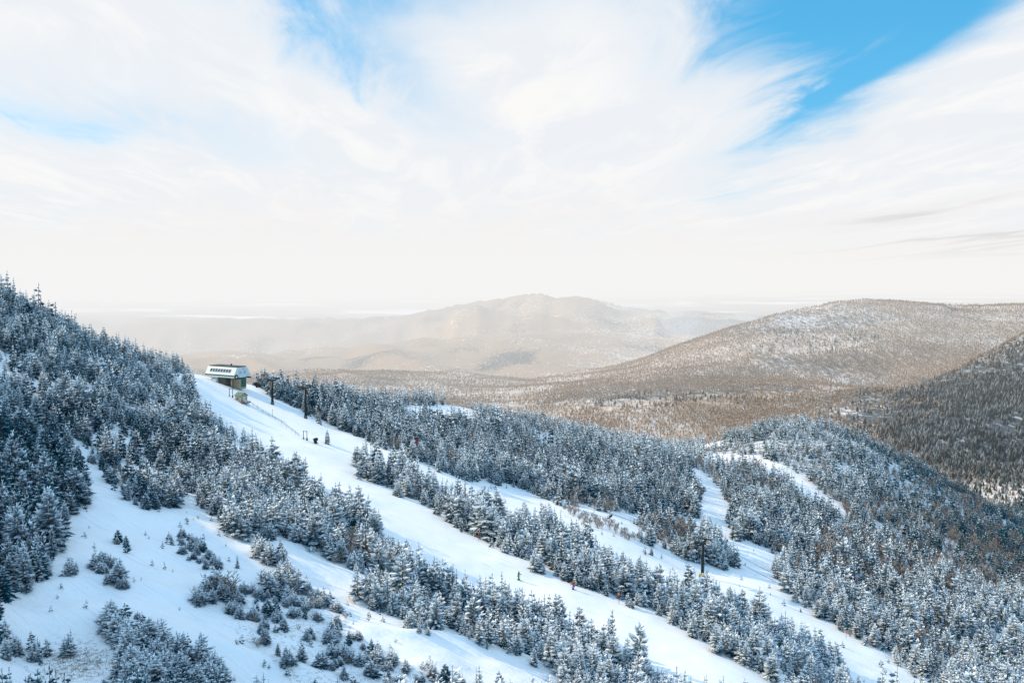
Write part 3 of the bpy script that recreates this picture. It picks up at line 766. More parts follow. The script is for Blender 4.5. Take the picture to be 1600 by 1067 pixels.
# named single trees of the photo: (px, py of the foot, height m, kind)
SINGLE = [
 (371,888,1.9,0,'small frosted fir standing alone on shaded snow right of the scrub patch'),
 (434,1024,1.5,0,'low fir on shaded snow below the mid slope scrub, left of a twin'),
 (447,1028,1.4,0,'low fir on shaded snow below the mid slope scrub, right of a twin'),
 (451,1058,1.1,3,'thin seedling on shaded snow near the bottom edge, below the two low firs'),
 (420,1044,0.7,3,'tiny twiggy seedling alone on snow left of the two low firs'),
 (133,950,1.0,3,'dark little seedling on open snow above the lone round fir'),
 (96,922,0.9,3,'uppermost of three seedlings in a line on the left snow'),
 (90,935,0.7,3,'middle of three seedlings in a line on the left snow'),
 (79,955,0.8,3,'lowest of three seedlings in a line on the left snow'),
 (131,840,1.0,3,'stub of fir at the left edge of the field beside the dark forest'),
 (210,910,0.7,3,'short seedling just right of the double fir clump'),
 (221,906,0.5,3,'wisp of a seedling on bare snow in mid field'),
 (485,1010,0.9,3,'small seedling at the left of the bottom scrub'),
 (548,888,2.6,0,'lone frosted fir on the gully snow with bare twigs behind it'),
 (601,905,3.2,1,'sunlit fir clump beside the gully with the sloping drift below'),
 (110,1024,2.7,1,'round bushy fir alone on shaded snow above the dry grass'),
 (100,1026,1.8,0,'smaller fir leaning against the round bushy fir'),
 (512,694,5.0,0,'frosted spruce at the top of the island between the runs'),
 (572,708,5.2,0,'dark narrow spruce standing alone on the lift line'),
 (560,748,5.0,0,'pale spruce alone at the edge of the main run'),
 (848,808,5.0,0,'dark spruce alone between the second run and the shrub strip'),
 (1018,868,2.6,0,'short frosted spruce alone on the second run, left of the tower'),
 (1033,872,2.0,0,'smallest spruce beside the lone one on the second run'),
 (1008,866,1.6,0,'stub spruce on the second run snow above the forest strip'),
 (906,1064,5.2,0,'full dark-skirted spruce at the bottom edge with a white tip'),
 (52,476,10.5,0,'tall ragged spruce rising above the left skyline'),
 (147,517,10.0,0,'slim bare-topped spruce rising above the left skyline'),
]
# ------------------------------------------------------------------ prototypes
SPR = [
 ('slender',   dict(Rr=.19, nlev=17, nb=6, rag=.25, power=.9)),
 ('full',      dict(Rr=.27, nlev=15, nb=8, rag=.18, power=.8)),
 ('broad',     dict(Rr=.33, nlev=13, nb=8, rag=.25, power=.75)),
 ('ragged',    dict(Rr=.26, nlev=14, nb=6, rag=.55, power=.8, lean=.06)),
 ('lopsided',  dict(Rr=.28, nlev=14, nb=7, rag=.75, power=.85, lean=.10)),
 ('dense',     dict(Rr=.30, nlev=17, nb=8, rag=.2, power=.65)),
 ('thin',      dict(Rr=.17, nlev=13, nb=5, rag=.5, power=1.0)),
 ('blunt',     dict(Rr=.29, nlev=14, nb=7, rag=.3, power=.55)),
]
CLW = ['wide', 'spiky', 'rounded', 'uneven']
BRW = ['upright', 'spreading', 'tangled']
def two_meshes(tm, nm):
    a = tm.arrays(); out = []
    for mi, part in ((0, 'trunk'), (1, 'crown')):
        k = a['m'] == mi
        if not k.any(): out.append(None); continue
        q = a['q'][k]; ids, inv = np.unique(q, return_inverse=True)
        me = mesh_np(nm + '_' + part, a['v'][ids], inv.reshape(-1, 4), {'snow': a['s'][ids], 'tint': np.full(len(ids), .5)})
        out.append(me)
    return out
def proto_set(tms, nm, mcrown):
    res = []
    for tm in tms:
        tr, cr = two_meshes(tm, nm)
        if tr: tr.materials.append(M_BARK)
        if cr: cr.materials.append(mcrown)
        res.append((tr, cr))
    return res
P_SPR = proto_set([spruce(100 + i, **kw) for i, (w, kw) in enumerate(SPR)], 'spruce', M_NEEDLE)
P_CLU = proto_set([clump(200 + i, 4 + i % 3, 1, .20 + .05 * (i % 2)) for i in range(4)], 'fir_clump', M_NEEDLE)
P_BAR = proto_set([bare(300 + i, 8, 9, .30 + .08 * i) for i in range(3)], 'shrub', M_TWIG)
P_SEE = proto_set([spruce(400 + i, .36, 6, 4, 2, .02, .15, .6, .8, .55) for i in range(3)], 'seedling', M_NEEDLE)

# ------------------------------------------------------------------ which trees the photo shows largest
def screen_rank():
    """share of each tree that nearer trees leave in view, drawn near to far on a coarse screen"""
    order = np.argsort(TY); g = np.zeros((540, 820), bool); vis = np.zeros(len(TX))
    tpx, tpy = project(TX, TY, TZ + HT)
    for i in order:
        x0, y0, y1 = PX[i] / 2 + 8, tpy[i] / 2, PY[i] / 2
        hw = max(.6, (y1 - y0) * (.26 if KIND[i] != 1 else .4))
        ya, yb = max(0, int(y0)), min(539, int(math.ceil(y1)))
        tot = got = 0
        for yy in range(ya, yb + 1):
            w = hw * min(1, (yy - y0 + .5) / max(1, y1 - y0)) + .3
            xa, xb = int(max(0, x0 - w)), int(min(819, x0 + w)) + 1
            if xb <= xa: continue
            seg = g[yy, xa:xb]; tot += xb - xa; got += (xb - xa) - seg.sum(); seg[:] = True
        vis[i] = got / tot if tot else 0
    return vis, PY - tpy
VIS_F, SIZE = screen_rank()
inframe = (PX > 6) & (PX < 1594) & (PY - SIZE * .6 < 1060)
score = SIZE * np.sqrt(VIS_F) * (VIS_F > .22) * inframe
IND = np.zeros(len(TX), bool)
for kinds, num in (((0,), 272), ((1,), 200), ((2,), 160), ((3,), 90)):
    ids = np.where(np.isin(KIND, kinds) & (score > 0))[0]
    ids = ids[np.argsort(-score[ids])][:num]; IND[ids] = True
# what is completely hidden behind nearer trees is thinned only where crowded
drop = (VIS_F <= 0.0) & (TY > 150) & (rng.uniform(0, 1, len(TX)) < .35) & ~IND
print('individual', [int((IND & (KIND == i)).sum()) for i in range(4)], 'hidden', int(drop.sum()), flush=True)

ZONES = [
 ('the bottom left fir thicket', lambda x, y, Y: inside(C_LOWER, x, y) & (Y < 140)),
 ('the scrub belt mid field', lambda x, y, Y: inside(C_MID, x, y) & (Y < 175)),
 ('the upper field scrub patch', lambda x, y, Y: inside(C_SCRUB, x, y) & (Y < 175)),
 ('the double mid-field clump', lambda x, y, Y: inside(C_PAIR, x, y) & (Y < 175)),
 ('the knot below forest tip', lambda x, y, Y: inside(C_KNOB, x, y) & (Y < 175)),
 ('the tuft by left forest', lambda x, y, Y: inside(C_NUB, x, y) & (Y < 175)),
 ('the row above bottom thicket', lambda x, y, Y: inside(C_LINE, x, y) & (Y < 175)),
 ('the lower left border strip', lambda x, y, Y: inside(P_CORNER, x, y) & (Y < 130)),
 ('the open shaded snow field', lambda x, y, Y: inside(P_FIELD, x, y) & (Y < 215)),
 ('the second run shrub strip', lambda x, y, Y: inside(P_SHRUB, x, y) & (Y < 420)),
 ('the knoll by the lift tower', lambda x, y, Y: inside(P_KNOT, x, y) & (Y < 420)),
 ('the shaded far-left forest', lambda x, y, Y: (x < 150) & (y > 700) & (Y < 215)),
 ('the steep left slope', lambda x, y, Y: (x < 330) & (y <= 700)),
 ('the wedge above snow field', lambda x, y, Y: (x < 575) & (y - 640 > (x - 330) * .45) & (y < 905) & (Y < 262)),
 ('the belt below the skiers', lambda x, y, Y: (x >= 520) & (x < 1130) & (y > 770) & (Y < 172) ),
 ('the tree strip between the runs', lambda x, y, Y: (Y >= 165) & (Y < 268) & (y - 730 > (x - 560) * .30) & (x < 1345) & (y - 1040 > (x - 1345) * 1.0)),
 ('the islands between upper runs', lambda x, y, Y: (x < 690) & (y > 690) & (Y < 320)),
 ('the lower right forest', lambda x, y, Y: (x > 1130) & (Y < 345)),
 ('the forest behind second run', lambda x, y, Y: (x < 1120)),
 ('the right-hand hill', lambda x, y, Y: (x > 0)),
]
ZI = np.full(len(TX), len(ZONES) - 1)
done = np.zeros(len(TX), bool)
for zi, (nm, fn) in enumerate(ZONES):
    k = fn(PX, PY, TY) & ~done; ZI[k] = zi; done |= k

ORD = ['second', 'third', 'fourth', 'fifth', 'sixth', 'seventh', 'eighth', 'ninth', 'tenth']
NUM = ['two', 'three', 'four', 'five', 'six', 'seven', 'eight', 'nine', 'ten', 'eleven', 'twelve']
VAR = rng.integers(0, 1000, len(TX))
KN = {0: ('spruce_tree', 'tree', 'spruce', [w for w, _ in SPR], P_SPR), 1: ('fir_clump', 'fir clump', 'fir clump', CLW, P_CLU),
      2: ('frosted_shrub', 'shrub', 'bare frosted shrub', BRW, P_BAR), 3: ('fir_seedling', 'seedling', 'seedling', ['wispy', 'leaning', 'stubby'], P_SEE)}
def label_all():
    ids = np.where(IND)[0]; lab = {}
    cells = {}
    for zi in range(len(ZONES)):
        for kd in range(4):
            zz = ids[(ZI[ids] == zi) & (KIND[ids] == kd)]
            if not len(zz): continue
            s = SIZE[zz]; q1, q2 = np.quantile(s, [.33, .67]); 
            x1, x2 = np.quantile(PX[zz], [.34, .67]); y1, y2 = np.quantile(PY[zz], [.34, .67])
            for i in zz:
                big = 'small' if SIZE[i] < q1 else ('tall' if SIZE[i] > q2 else 'mid-sized')
                if kd == 1 and big == 'tall': big = 'large'
                word = KN[kd][3][VAR[i] % len(KN[kd][3])]
                if len(zz) > 6:
                    hx = 'left' if PX[i] < x1 else ('right' if PX[i] > x2 else 'middle')
                    vy = 'upper' if PY[i] < y1 else ('lower' if PY[i] > y2 else 'central')
                    where = '%s %s of' % (vy, hx)
                    where = {'central middle of': 'middle of', 'upper middle of': 'top of', 'lower middle of': 'bottom of', 'central left of': 'left of middle in', 'central right of': 'right of middle in'}.get(where, where)
                else: where = ''
                key = ('%s %s %s %s %s' % (big, word, KN[kd][2].replace('bare frosted shrub', 'bare shrub'), ('in ' + where) if where and where[0:4] not in ('left', 'righ') or not where else where, ZONES[zi][0])).replace('  ', ' ').replace('in left of middle in', 'left of middle in')
                cells.setdefault(key, []).append(i)
    for key, v in cells.items():
        v.sort(key=lambda i: PX[i])
        n = len(v)
        for k, i in enumerate(v):
            if n == 1: lab[i] = key
            elif k == 0: lab[i] = key + ', leftmost of ' + NUM[min(n - 2, 10)]
            elif k == n - 1: lab[i] = key + ', rightmost of ' + NUM[min(n - 2, 10)]
            else: lab[i] = key + ', %s from left' % ORD[min(k - 1, 8)]
    for i, l in lab.items():
        if len(l.split()) > 16: lab[i] = l.replace('mid-sized ', '', 1).replace('the ', '', 1)
    return lab
LAB = label_all()
GRP = {0: 'frosted spruces standing singly in view', 1: 'clumps of low fir', 2: 'leafless frosted shrubs', 3: 'fir seedlings in the snow'}

SHADE_TINT = np.maximum(SCRUB * .9, sstep(460, 130, PX) * sstep(610, 700, PY)) * (TY < 215)  # shade painted into needle tone: field scrub and left forest
SHADE_TINT = np.maximum(SHADE_TINT, 1.0 * sstep(1240, 1460, PX - (PY - 660) * .55) * sstep(300, 380, TY))  # right flank of the hill: shade put into the tree colour too
def plant(kd, x, y, z, h, rz, var, label, wide=1.0, group=None, dark=False):
    nm, cat, _, _, protos = KN[kd]
    o = empty(nm, (x, y, z), rz); o.scale = (h * wide, h * wide, h)
    tr, cr = protos[var % len(protos)]
    for part, me in (('trunk' if kd != 2 else 'stem', tr), ('crown' if kd != 2 else 'twigs', cr)):
        if me is None: continue
        c = bpy.data.objects.new(part, me); COL.objects.link(c); c.parent = o
        if dark and part == 'crown': c.material_slots[0].link = 'OBJECT'; c.material_slots[0].material = M_NEEDLE_SHADE  # swaps in the needles with painted shade
    return tag(o, label, cat, group or GRP[kd])

WIDE = rng.uniform(.85, 1.25, len(TX)) * np.where(SCRUB, 1.4, 1.0) * np.interp(TY, [200, 400], [1.0, .8]); ROT = rng.uniform(0, 6.28, len(TX)); TINT = rng.uniform(0, 1, len(TX))
rnd_d = rng.uniform(0, 1, len(TX))
for i in np.where(IND)[0]:
    plant(int(KIND[i]), TX[i], TY[i], TZ[i], HT[i], ROT[i], int(VAR[i]), LAB[i], WIDE[i], None, bool(SHADE_TINT[i] > .1 + .7 * rnd_d[i]))
for j, (px, py, h, kd, lb) in enumerate(SINGLE):
    x, y, z = hit(px, py)
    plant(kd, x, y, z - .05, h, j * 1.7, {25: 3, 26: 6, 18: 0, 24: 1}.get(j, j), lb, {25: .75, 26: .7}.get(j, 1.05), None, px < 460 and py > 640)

# ------------------------------------------------------------------ the rest, each kind as one mass
def mass(name, sel, tms, mcrown, kind='stuff', var=None, cols=None, X=None, Yv=None, Zv=None, Hh=None, wide=None):
    X = TX if X is None else X; Yv = TY if Yv is None else Yv; Zv = TZ if Zv is None else Zv; Hh = HT if Hh is None else Hh
    ids = np.where(sel)[0]
    if not len(ids): return None
    vv, qq, ss, tt, mm = [], [], [], [], []
    off = 0
    rot = rng.uniform(0, 6.28, len(ids)); wd = WIDE[ids] if X is TX else rng.uniform(.85, 1.25, len(ids)); ti = rng.uniform(0, 1, len(ids)) - ((1.3 * SHADE_TINT[ids] + .35 * sstep(270, 380, TY[ids])) if X is TX else 0); vr = rng.integers(0, len(tms), len(ids))  # tint drops where shade is painted in; distant stands carry less rime
    for k, tm in enumerate(tms):
        a = tm.arrays(); s = ids[vr == k]
        if not len(s): continue
        r_, w_, t_ = rot[vr == k], wd[vr == k] * Hh[s], ti[vr == k]
        c, sn = np.cos(r_)[:, None], np.sin(r_)[:, None]
        vx = (a['v'][None, :, 0] * c - a['v'][None, :, 1] * sn) * w_[:, None] + X[s][:, None]
        vy = (a['v'][None, :, 0] * sn + a['v'][None, :, 1] * c) * w_[:, None] + Yv[s][:, None]
        vz = a['v'][None, :, 2] * Hh[s][:, None] + Zv[s][:, None]
        n = len(a['v']); v = np.stack([vx, vy, vz], -1).reshape(-1, 3)
        q = (a['q'][None] + (np.arange(len(s)) * n)[:, None, None]).reshape(-1, 4) + off
        vv.append(v.astype(np.float32)); qq.append(q.astype(np.int32)); ss.append(np.tile(a['s'], len(s))); tt.append(np.repeat(t_, n)); mm.append(np.tile(a['m'], len(s)))
        off += len(v)
    me = mesh_np(name, np.concatenate(vv), np.concatenate(qq), {'snow': np.concatenate(ss), 'tint': np.concatenate(tt)}, np.concatenate(mm))
    o = link(name, me, None, [M_BARK, mcrown])
    print(name, len(ids), len(me.polygons), flush=True)
    return tag(o, kind=kind)

rest = ~IND & ~drop
S2 = [spruce(500 + i, **dict(kw, lod=2, nlev=max(8, kw['nlev'] * 2 // 3), nb=max(5, kw['nb'] - 1))) for i, (w, kw) in enumerate(SPR)]
S3 = [spruce(600 + i, **dict(kw, lod=3, nlev=8, nb=5)) for i, (w, kw) in enumerate(SPR)]
C2 = [clump(700 + i, 4, 2, .22) for i in range(4)]
B2 = [bare(800 + i, 6, 8, .34, 2) for i in range(3)]
near = TY < 430
# one mass per kind: near and distant shapes share it
def join_masses(objs, name):
    objs = [o for o in objs if o]
    with bpy.context.temp_override(active_object=objs[0], object=objs[0], selected_objects=objs, selected_editable_objects=objs):
        bpy.ops.object.join()
    objs[0].name = name; objs[0].data.name = name
    return objs[0]
o = join_masses([mass('spruce_forest', rest & (KIND == 0) & near, S2, M_NEEDLE), mass('spruce_forest_b', rest & (KIND == 0) & ~near, S3, M_NEEDLE)], 'spruce_forest')
tag(o, 'frosted spruce forest covering the slopes around the ski runs', None, None, 'stuff')
o = mass('fir_thicket', rest & (KIND == 1), C2, M_NEEDLE); tag(o, 'low frosted firs filling the gaps of the forest edge')
o = mass('leafless_brush', rest & (KIND == 2), B2, M_TWIG); tag(o, 'brown leafless brush and young birches frosted with rime')
o = mass('seedling_growth', rest & (KIND == 3), [spruce(900 + i, .36, 5, 4, 3, .02, .15, .6, .8, .5) for i in range(2)], M_NEEDLE)
if o: tag(o, 'scattered fir seedlings poking out of the snow')

# ------------------------------------------------------------------ woods on the mountains beyond
def far_woods():
    xs, ys, hs, ks = [], [], [], []
    for cell, y0, y1 in ((3.1, 705, 1000), (3.7, 1000, 1400), (4.8, 1400, 1900), (6.6, 1900, 2650)):
        x, y = jitter_grid(cell, y0, y1, .62); xs.append(x); ys.append(y)
    x = np.concatenate(xs); y = np.concatenate(ys); z = ground(x, y)
    px, py = project(x, y, z)
    den = fbm(x / 170 + 5, y / 240, 4, 81) + .45 * fbm(x / 30, y / 60, 3, 82)
    ever = fbm(x / 230, y / 300, 4, 51) + .55 * sstep(.33, .5, x / y) * (1 - sstep(1200, 1700, y))
    k = (px > -40) & (px < 1640) & (py < 1000) & seen(x, y, z + 12) & (rng.uniform(0, 1, len(x)) < .72 + .9 * den)
    x, y, z, ever = x[k], y[k], z[k], ever[k]
    h = rng.uniform(5, 9, len(x)) * np.interp(y, [700, 1500], [.62, 1.1])
    con = rng.uniform(-.35, .35, len(x)) + ever > .60 + .25 * sstep(1300, 1800, y) - .26 * sstep(.28, .42, x / y)
    print('far', len(x), int(con.sum()), flush=True)
    a = mass('distant_bare_woods', ~con, [far_bare(i) for i in range(6)], M_TWIGFAR, X=x, Yv=y, Zv=z, Hh=h)
    tag(a, 'leafless brown woods over snow on the mountains across the valley')
    b = mass('distant_conifer_woods', con, [far_spruce(i) for i in range(5)], M_NEEDLE2, X=x, Yv=y, Zv=z, Hh=h)
    tag(b, 'dark conifer woods mixed into the mountains across the valley')
far_woods()
# ------------------------------------------------------------------ lift line
SX, SY = hit(356, 602, 300, 420)[:2]
AX = Vector((.872, -.489)); NX = Vector((-.489, -.872))          # along the lift line (downhill), towards the viewer's left
def gz(x, y): return float(ground(np.array([x]), np.array([y]))[0])
def on_line(px):
    """plan point of the lift line seen in photo column px"""
    u = (px - W / 2) / F
    # x = SX + t ax ; y = SY + t ay ; x = u*f, f = y*CP - z*SP (z from the ground)
    t = 0.0
    for _ in range(30):
        x = SX + t * AX.x; y = SY + t * AX.y; z = gz(x, y) + 8
        f = y * CP - z * SP
        t += (u * f - x) / (AX.x - u * AX.y * CP)
    return SX + t * AX.x, SY + t * AX.y
ANG = math.atan2(AX.y, AX.x)
Zst = gz(SX, SY)

def station():
    root = empty('lift_station', (SX, SY, Zst + .35), ANG)
    tag(root, 'white chairlift top station with green band, slanted windows and dark flat roof', 'lift station')
    L, Wd = 15.6, 8.2                        # local x along the line, local y across: the viewer's side is -y
    zb, z1, z2 = 3.2, 4.3, 7.1
    hw = Wd / 2
    prof = [(-hw, zb), (hw, zb), (hw, z1), (hw * .62, z2), (-hw * .62, z2), (-hw, z1)]
    sh = MB().prism(prof, -L / 2, L / 2).build('shell', M_WHITE, root)
    MB().prism([(-hw * .60, z2 + .01), (hw * .60, z2 + .01), (hw * .60, z2 + .30), (-hw * .60, z2 + .30)], -L / 2 + .5, L / 2 - .4).build('roof', M_DARKROOF, root)
    MB().box((1.5, .6, z2 + .6), (.4, .4, .8), None, .03).build('vent_stack', M_STEEL, root)
    for s in (-1, 1):
        MB().box((0, s * (hw + .02), z1 - .28), (L + .1, .10, .42), None, .02).build('green_band', M_GREEN, root)
        MB().box((0, s * (hw + .03), zb + .28), (L + .1, .10, .55), None, .02).build('lower_fascia', M_WHITE, root)
    # slanted windows on both long sides
    th = math.atan2(hw * .38, z2 - z1)
    for s in (-1, 1):
        for i in range(8):
            xx = -L / 2 + 2.6 + i * 1.42
            f = .52
            c = Vector((xx, s * (hw - hw * .38 * f + .03), z1 + (z2 - z1) * f))
            rot = Matrix.Rotation(s * th, 3, 'X')
            fr = MB().box(c, (1.18, .10, 1.5), rot, .02).build('window', M_WHITE, root)
            MB().box(c + rot @ Vector((0, s * .06, 0)), (.92, .06, 1.2), rot, .01).build('pane', M_GLASS, fr)
    # end face: two windows, a round emblem, the rope opening
    for yy in (-.9, 1.3):
        fr = MB().box((L / 2 + .02, yy, 5.2), (.10, 1.3, 1.3), None, .02).build('window', M_WHITE, root)
        MB().box((L / 2 + .07, yy, 5.2), (.06, 1.0, 1.0), None, .01).build('pane', M_GREYGLASS, fr)
    MB().tube((L / 2 + .0, .6, 6.5), (L / 2 + .07, .6, 6.5), .42, None, 18).build('emblem', M_GREYGLASS, root)
    bw = MB().tube((L / 2 + .06, -hw + 1.0, zb + .35), (L / 2 + .16, -hw + 1.0, zb + .35), .95, None, 24).build('wheel_port', M_BLACK, root)
    MB().tube((L / 2 + .16, -hw + 1.0, zb + .35), (L / 2 + .22, -hw + 1.0, zb + .35), .42, None, 18).build('hub', M_WHITE, bw)
    MB().tube((2.4, 0, zb - .35), (2.4, 0, zb - .12), 3.1, None, 32).build('bullwheel', M_STEEL, root)
    MB().box((-.2, -1.4, .9), (4.0, 2.8, 5.0), None, .05).build('mast_base', M_GREYWOOD, root)
    MB().box((4.8, 1.0, .9), (4.4, 3.4, 4.6), None, .04).build('rear_cabin', M_TAN, root)
    d = MB().box((7.05, 1.4, 1.2), (.10, 2.6, 3.6), None, .03).build('green_door', M_GREEN, root)
    MB().box((7.13, .5, 1.2), (.06, .10, .3), None, .01).build('handle', M_BLACK, d)
    bo = MB().box((-3.6, -3.0, 1.5), (3.2, 1.6, 2.3), None, .25).build('loading_booth', M_WHITE, root)
    MB().box((-3.2, -3.82, 1.0), (2.0, .08, .42), Matrix.Rotation(R(-6), 3, 'Y'), .02).build('slot', M_BLACK, bo)
    for yy in (-2.4, 2.4):
        MB().box((L / 2 + .9, yy, zb - .1), (2.4, .35, .5), None, .03).build('rope_arm', M_STEEL, root)
    MB().tube((6.6, -3.4, -1.5), (6.6, -3.4, zb), .07, None, 8).build('post', M_STEEL, root)
    return root
station()

# snow ramp the station stands on is part of the ground; a wind lip of piled snow beside it
def tower(px, top_py, base_py, label, yellow=False, arm=2.4):
    x, y = on_line(px); z = gz(x, y)
    f = y * CP - z * SP
    h = (base_py - top_py) * f / F * 1.0
    t = empty('lift_tower', (x, y, z), ANG); tag(t, label, 'lift tower', 'lift towers down the line')
    MB().tube((0, 0, -.6), (0, 0, h), .46, .36, 14).build('pole', M_STEEL, t, True)
    MB().box((0, 0, h + .05), (.6, arm * 2 + .8, .42), None, .05).build('crossarm', M_STEEL, t)
    for s in (-1, 1):
        sh = MB().box((0, s * arm, h + .45), (3.4, .22, .20), None, .03).build('sheave_train', M_STEEL, t)
        for k in range(6):
            MB().tube((-1.5 + .6 * k, s * arm - .07, h + .66), (-1.5 + .6 * k, s * arm + .07, h + .66), .24, None, 12).build('sheave_wheel', M_BLACK, sh)
        MB().tube((0, s * (arm - .5), h), (.5, s * (arm - .2), h + 2.1), .07, None, 6).build('lifting_frame', M_STEEL, t)
        MB().box((.0, s * arm * .55, h - .3), (.08, .05, .55), None, .01).build('hook', M_STEEL, t)
    lad = MB()
    for s in (-1, 1): lad.tube((.52, s * .18, 1.0), (.42, s * .18, h), .03, None, 5)
    for k in range(int(h * 2.5)): lad.tube((.5, -.18, 1.2 + k * .4), (.5, .18, 1.2 + k * .4), .02, None, 5)
    lad.build('ladder', M_STEEL, t)
    MB().box((0, -.62, h * .55), (.5, .30, .55), None, .03).build('junction_box', M_BLACK, t)
    if yellow:
        MB().tube((-.35, -.25, -.4), (-.35, -.25, .7), .66, .60, 16).build('base_pad', M_YELLOW, t)
    else:
        MB().tube((0, 0, -.4), (0, 0, 1.1), .66, .62, 14).build('base_pad', M_GREYWOOD, t)
    return x, y, z + h + .92, h
T1 = tower(425, 590, 628, 'dark lift tower nearest the top station, wide crossarm')
T2 = tower(477, 606, 654, 'tall dark lift tower before the forest, second below the station')
T3 = tower(1098, 849, 902, 'black lift tower with yellow base pad on the lower run', True)

def rope_pts():
    st = (SX + AX.x * 9, SY + AX.y * 9, Zst + 3.4)
    t4x, t4y = SX + AX.x * 330, SY + AX.y * 330
    t4 = (t4x, t4y, T3[2] - (math.hypot(t4x - T3[0], t4y - T3[1])) * .30)
    return [st, T1[:3], T2[:3], T3[:3], t4]
RP = rope_pts()
def sag(a, b, f, s):
    return tuple(a[i] + (b[i] - a[i]) * f for i in range(2)) + (a[2] + (b[2] - a[2]) * f - s * 4 * f * (1 - f),)
def rope_at(seg, f, side):
    a, b = RP[seg], RP[seg + 1]
    d = math.hypot(b[0] - a[0], b[1] - a[1])
    p = sag(a, b, f, d * .022)
    return (p[0] + NX.x * 2.4 * side, p[1] + NX.y * 2.4 * side, p[2])
for side, nm in ((1, 'near haul rope of the chairlift between its towers'), (-1, 'far haul rope of the chairlift between its towers')):
    b = MB(); P = []
    for sgm in range(4):
        n = 14 if sgm >= 2 else 3
        for k in range(n): P.append(rope_at(sgm, k / n, side))
    P.append(rope_at(3, 1.0, side))
    b.path(P, .05, 5)
    tag(b.build('haul_rope', M_ROPE), nm, 'rope', 'haul ropes of the lift')

def chair(seg, px, side, label, seat=None):
    lo, hi = 0.0, 1.0
    for _ in range(40):
        f = (lo + hi) / 2; p = rope_at(seg, f, side)
        if project(*[np.array(v) for v in p])[0] < px: lo = f
        else: hi = f
    p = rope_at(seg, f, side)
    c = empty('lift_chair', p, ANG + (math.pi if side < 0 else 0)); tag(c, label, 'lift chair', 'chairs hanging from the haul ropes')
    MB().tube((0, 0, .05), (0, 0, -2.0), .05, None, 6).build('hanger', M_STEEL, c)
    MB().box((0, 0, .04), (.5, .14, .18), None, .03).build('grip', M_BLACK, c)
    b = MB(); b.path([(-.3, -1.2, -2.9), (-.3, -1.2, -2.0), (-.3, 1.2, -2.0), (-.3, 1.2, -2.9)], .05, 6); b.build('bail', M_STEEL, c)
    MB().box((.05, 0, -3.0), (.60, 2.3, .14), None, .05).build('seat', seat or M_BLACK, c)
    MB().box((-.32, 0, -2.55), (.12, 2.3, .75), Matrix.Rotation(R(-8), 3, 'Y'), .05).build('backrest', seat or M_BLACK, c)
    b = MB(); b.path([(-.2, -1.1, -2.4), (.55, -1.0, -2.55), (.55, 1.0, -2.55), (-.2, 1.1, -2.4)], .035, 6); b.build('restraint_bar', M_STEEL, c)
chair(0, 401, -1, 'dark empty chair just out of the station, on the far rope')
chair(0, 404, 1, 'dark empty chair just below the station on the near rope')
chair(2, 649, -1, 'chair with a red cushion over the upper forest edge', M_RED)
chair(2, 953, -1, 'dark chair against the snow left of the brush, on the long span')
chair(2, 1077, 1, 'chair next above the lower tower on the near rope')
chair(3, 1148, -1, 'chair hanging just below the lower tower on the far rope')
chair(3, 1348, -1, 'chair with a red cushion over the frosted trees at lower right', M_RED)

# ------------------------------------------------------------------ patrol hut and small furniture of the run
def hut():
    x, y, z = hit(377, 628, 250, 420)
    r = empty('patrol_hut', (x, y, z), R(-38)); tag(r, 'small wooden hut with green gabled roof on the run below the station', 'hut')
    w, d, h = 3.4, 2.6, 2.3
    MB().prism([(-d / 2, -.5), (d / 2, -.5), (d / 2, h), (0, h + 1.0), (-d / 2, h)], -w / 2, w / 2).build('wall', M_TAN, r)
    rf = MB()
    for s in (-1, 1):
        rf.box((0, s * d * .29, h + .52), (w + .7, d * .72, .12), Matrix.Rotation(-s * R(37.5), 3, 'X'), .02)
    rf.build('roof', M_ROOF, r)
    dr = MB().box((w / 2 + .03, 0, 1.0), (.08, .9, 1.95), None, .02).build('door', M_WHITE, r); MB().tube((w / 2 + .10, .3, 1.0), (w / 2 + .16, .3, 1.0), .05).build('handle', M_BLACK, dr)
    wn = MB().box((-.3, -d / 2 - .03, 1.4), (1.0, .08, .8), None, .02).build('window', M_WHITE, r); MB().box((-.3, -d / 2 - .08, 1.4), (.8, .05, .6), None, .01).build('pane', M_GLASS, wn)
    MB().box((.4, -.1, .05), (w + 1.6, d + 1.2, .5), None, .05).build('deck', M_BROWN, r)
    for k in range(2):
        bx, by = x + 2.2 + k * .9, y - 2.3 - k * .3
        b = empty('notice_board', (bx, by, gz(bx, by)), R(-38)); tag(b, ['white notice board at the near corner of the green-roofed hut', 'grey notice board at the downhill corner of the green-roofed hut'][k], 'notice board')
        for s in (-1, 1): MB().tube((s * .55, 0, -.4), (s * .55, 0, 1.9), .05, None, 6).build('post', M_GREYWOOD, b)
        MB().box((0, -.06, 1.3), (1.4, .06, 1.0), None, .02).build('panel', [M_WHITE, M_GREYGLASS][k], b)
hut()
def twin_posts(px, py, hgt, label, gap=1.3):
    x, y, z = hit(px, py, 200, 420)
    r = empty('post_frame', (x, y, z), R(-15)); tag(r, label, 'post frame')
    for s in (-1, 1):
        p = MB().tube((s * gap / 2, 0, -.4), (s * gap / 2, 0, hgt), .10, None, 8).build('post', M_STEEL, r)
        MB().tube((s * gap / 2, 0, -.2), (s * gap / 2, 0, .55), .26, None, 10).build('pad', M_COAL, p)
    MB().box((0, 0, hgt - .2), (gap + .3, .08, .22), None, .02).build('crossbar', M_GREYGLASS, r)
twin_posts(361, 620, 3.0, 'pair of thin padded posts left of the green-roofed hut')
twin_posts(477, 687, 2.9, 'pair of dark posts where the rope fence ends', 1.2)
twin_posts(993, 819, 1.8, 'two short dark posts on snow by the brush knoll', 1.0)

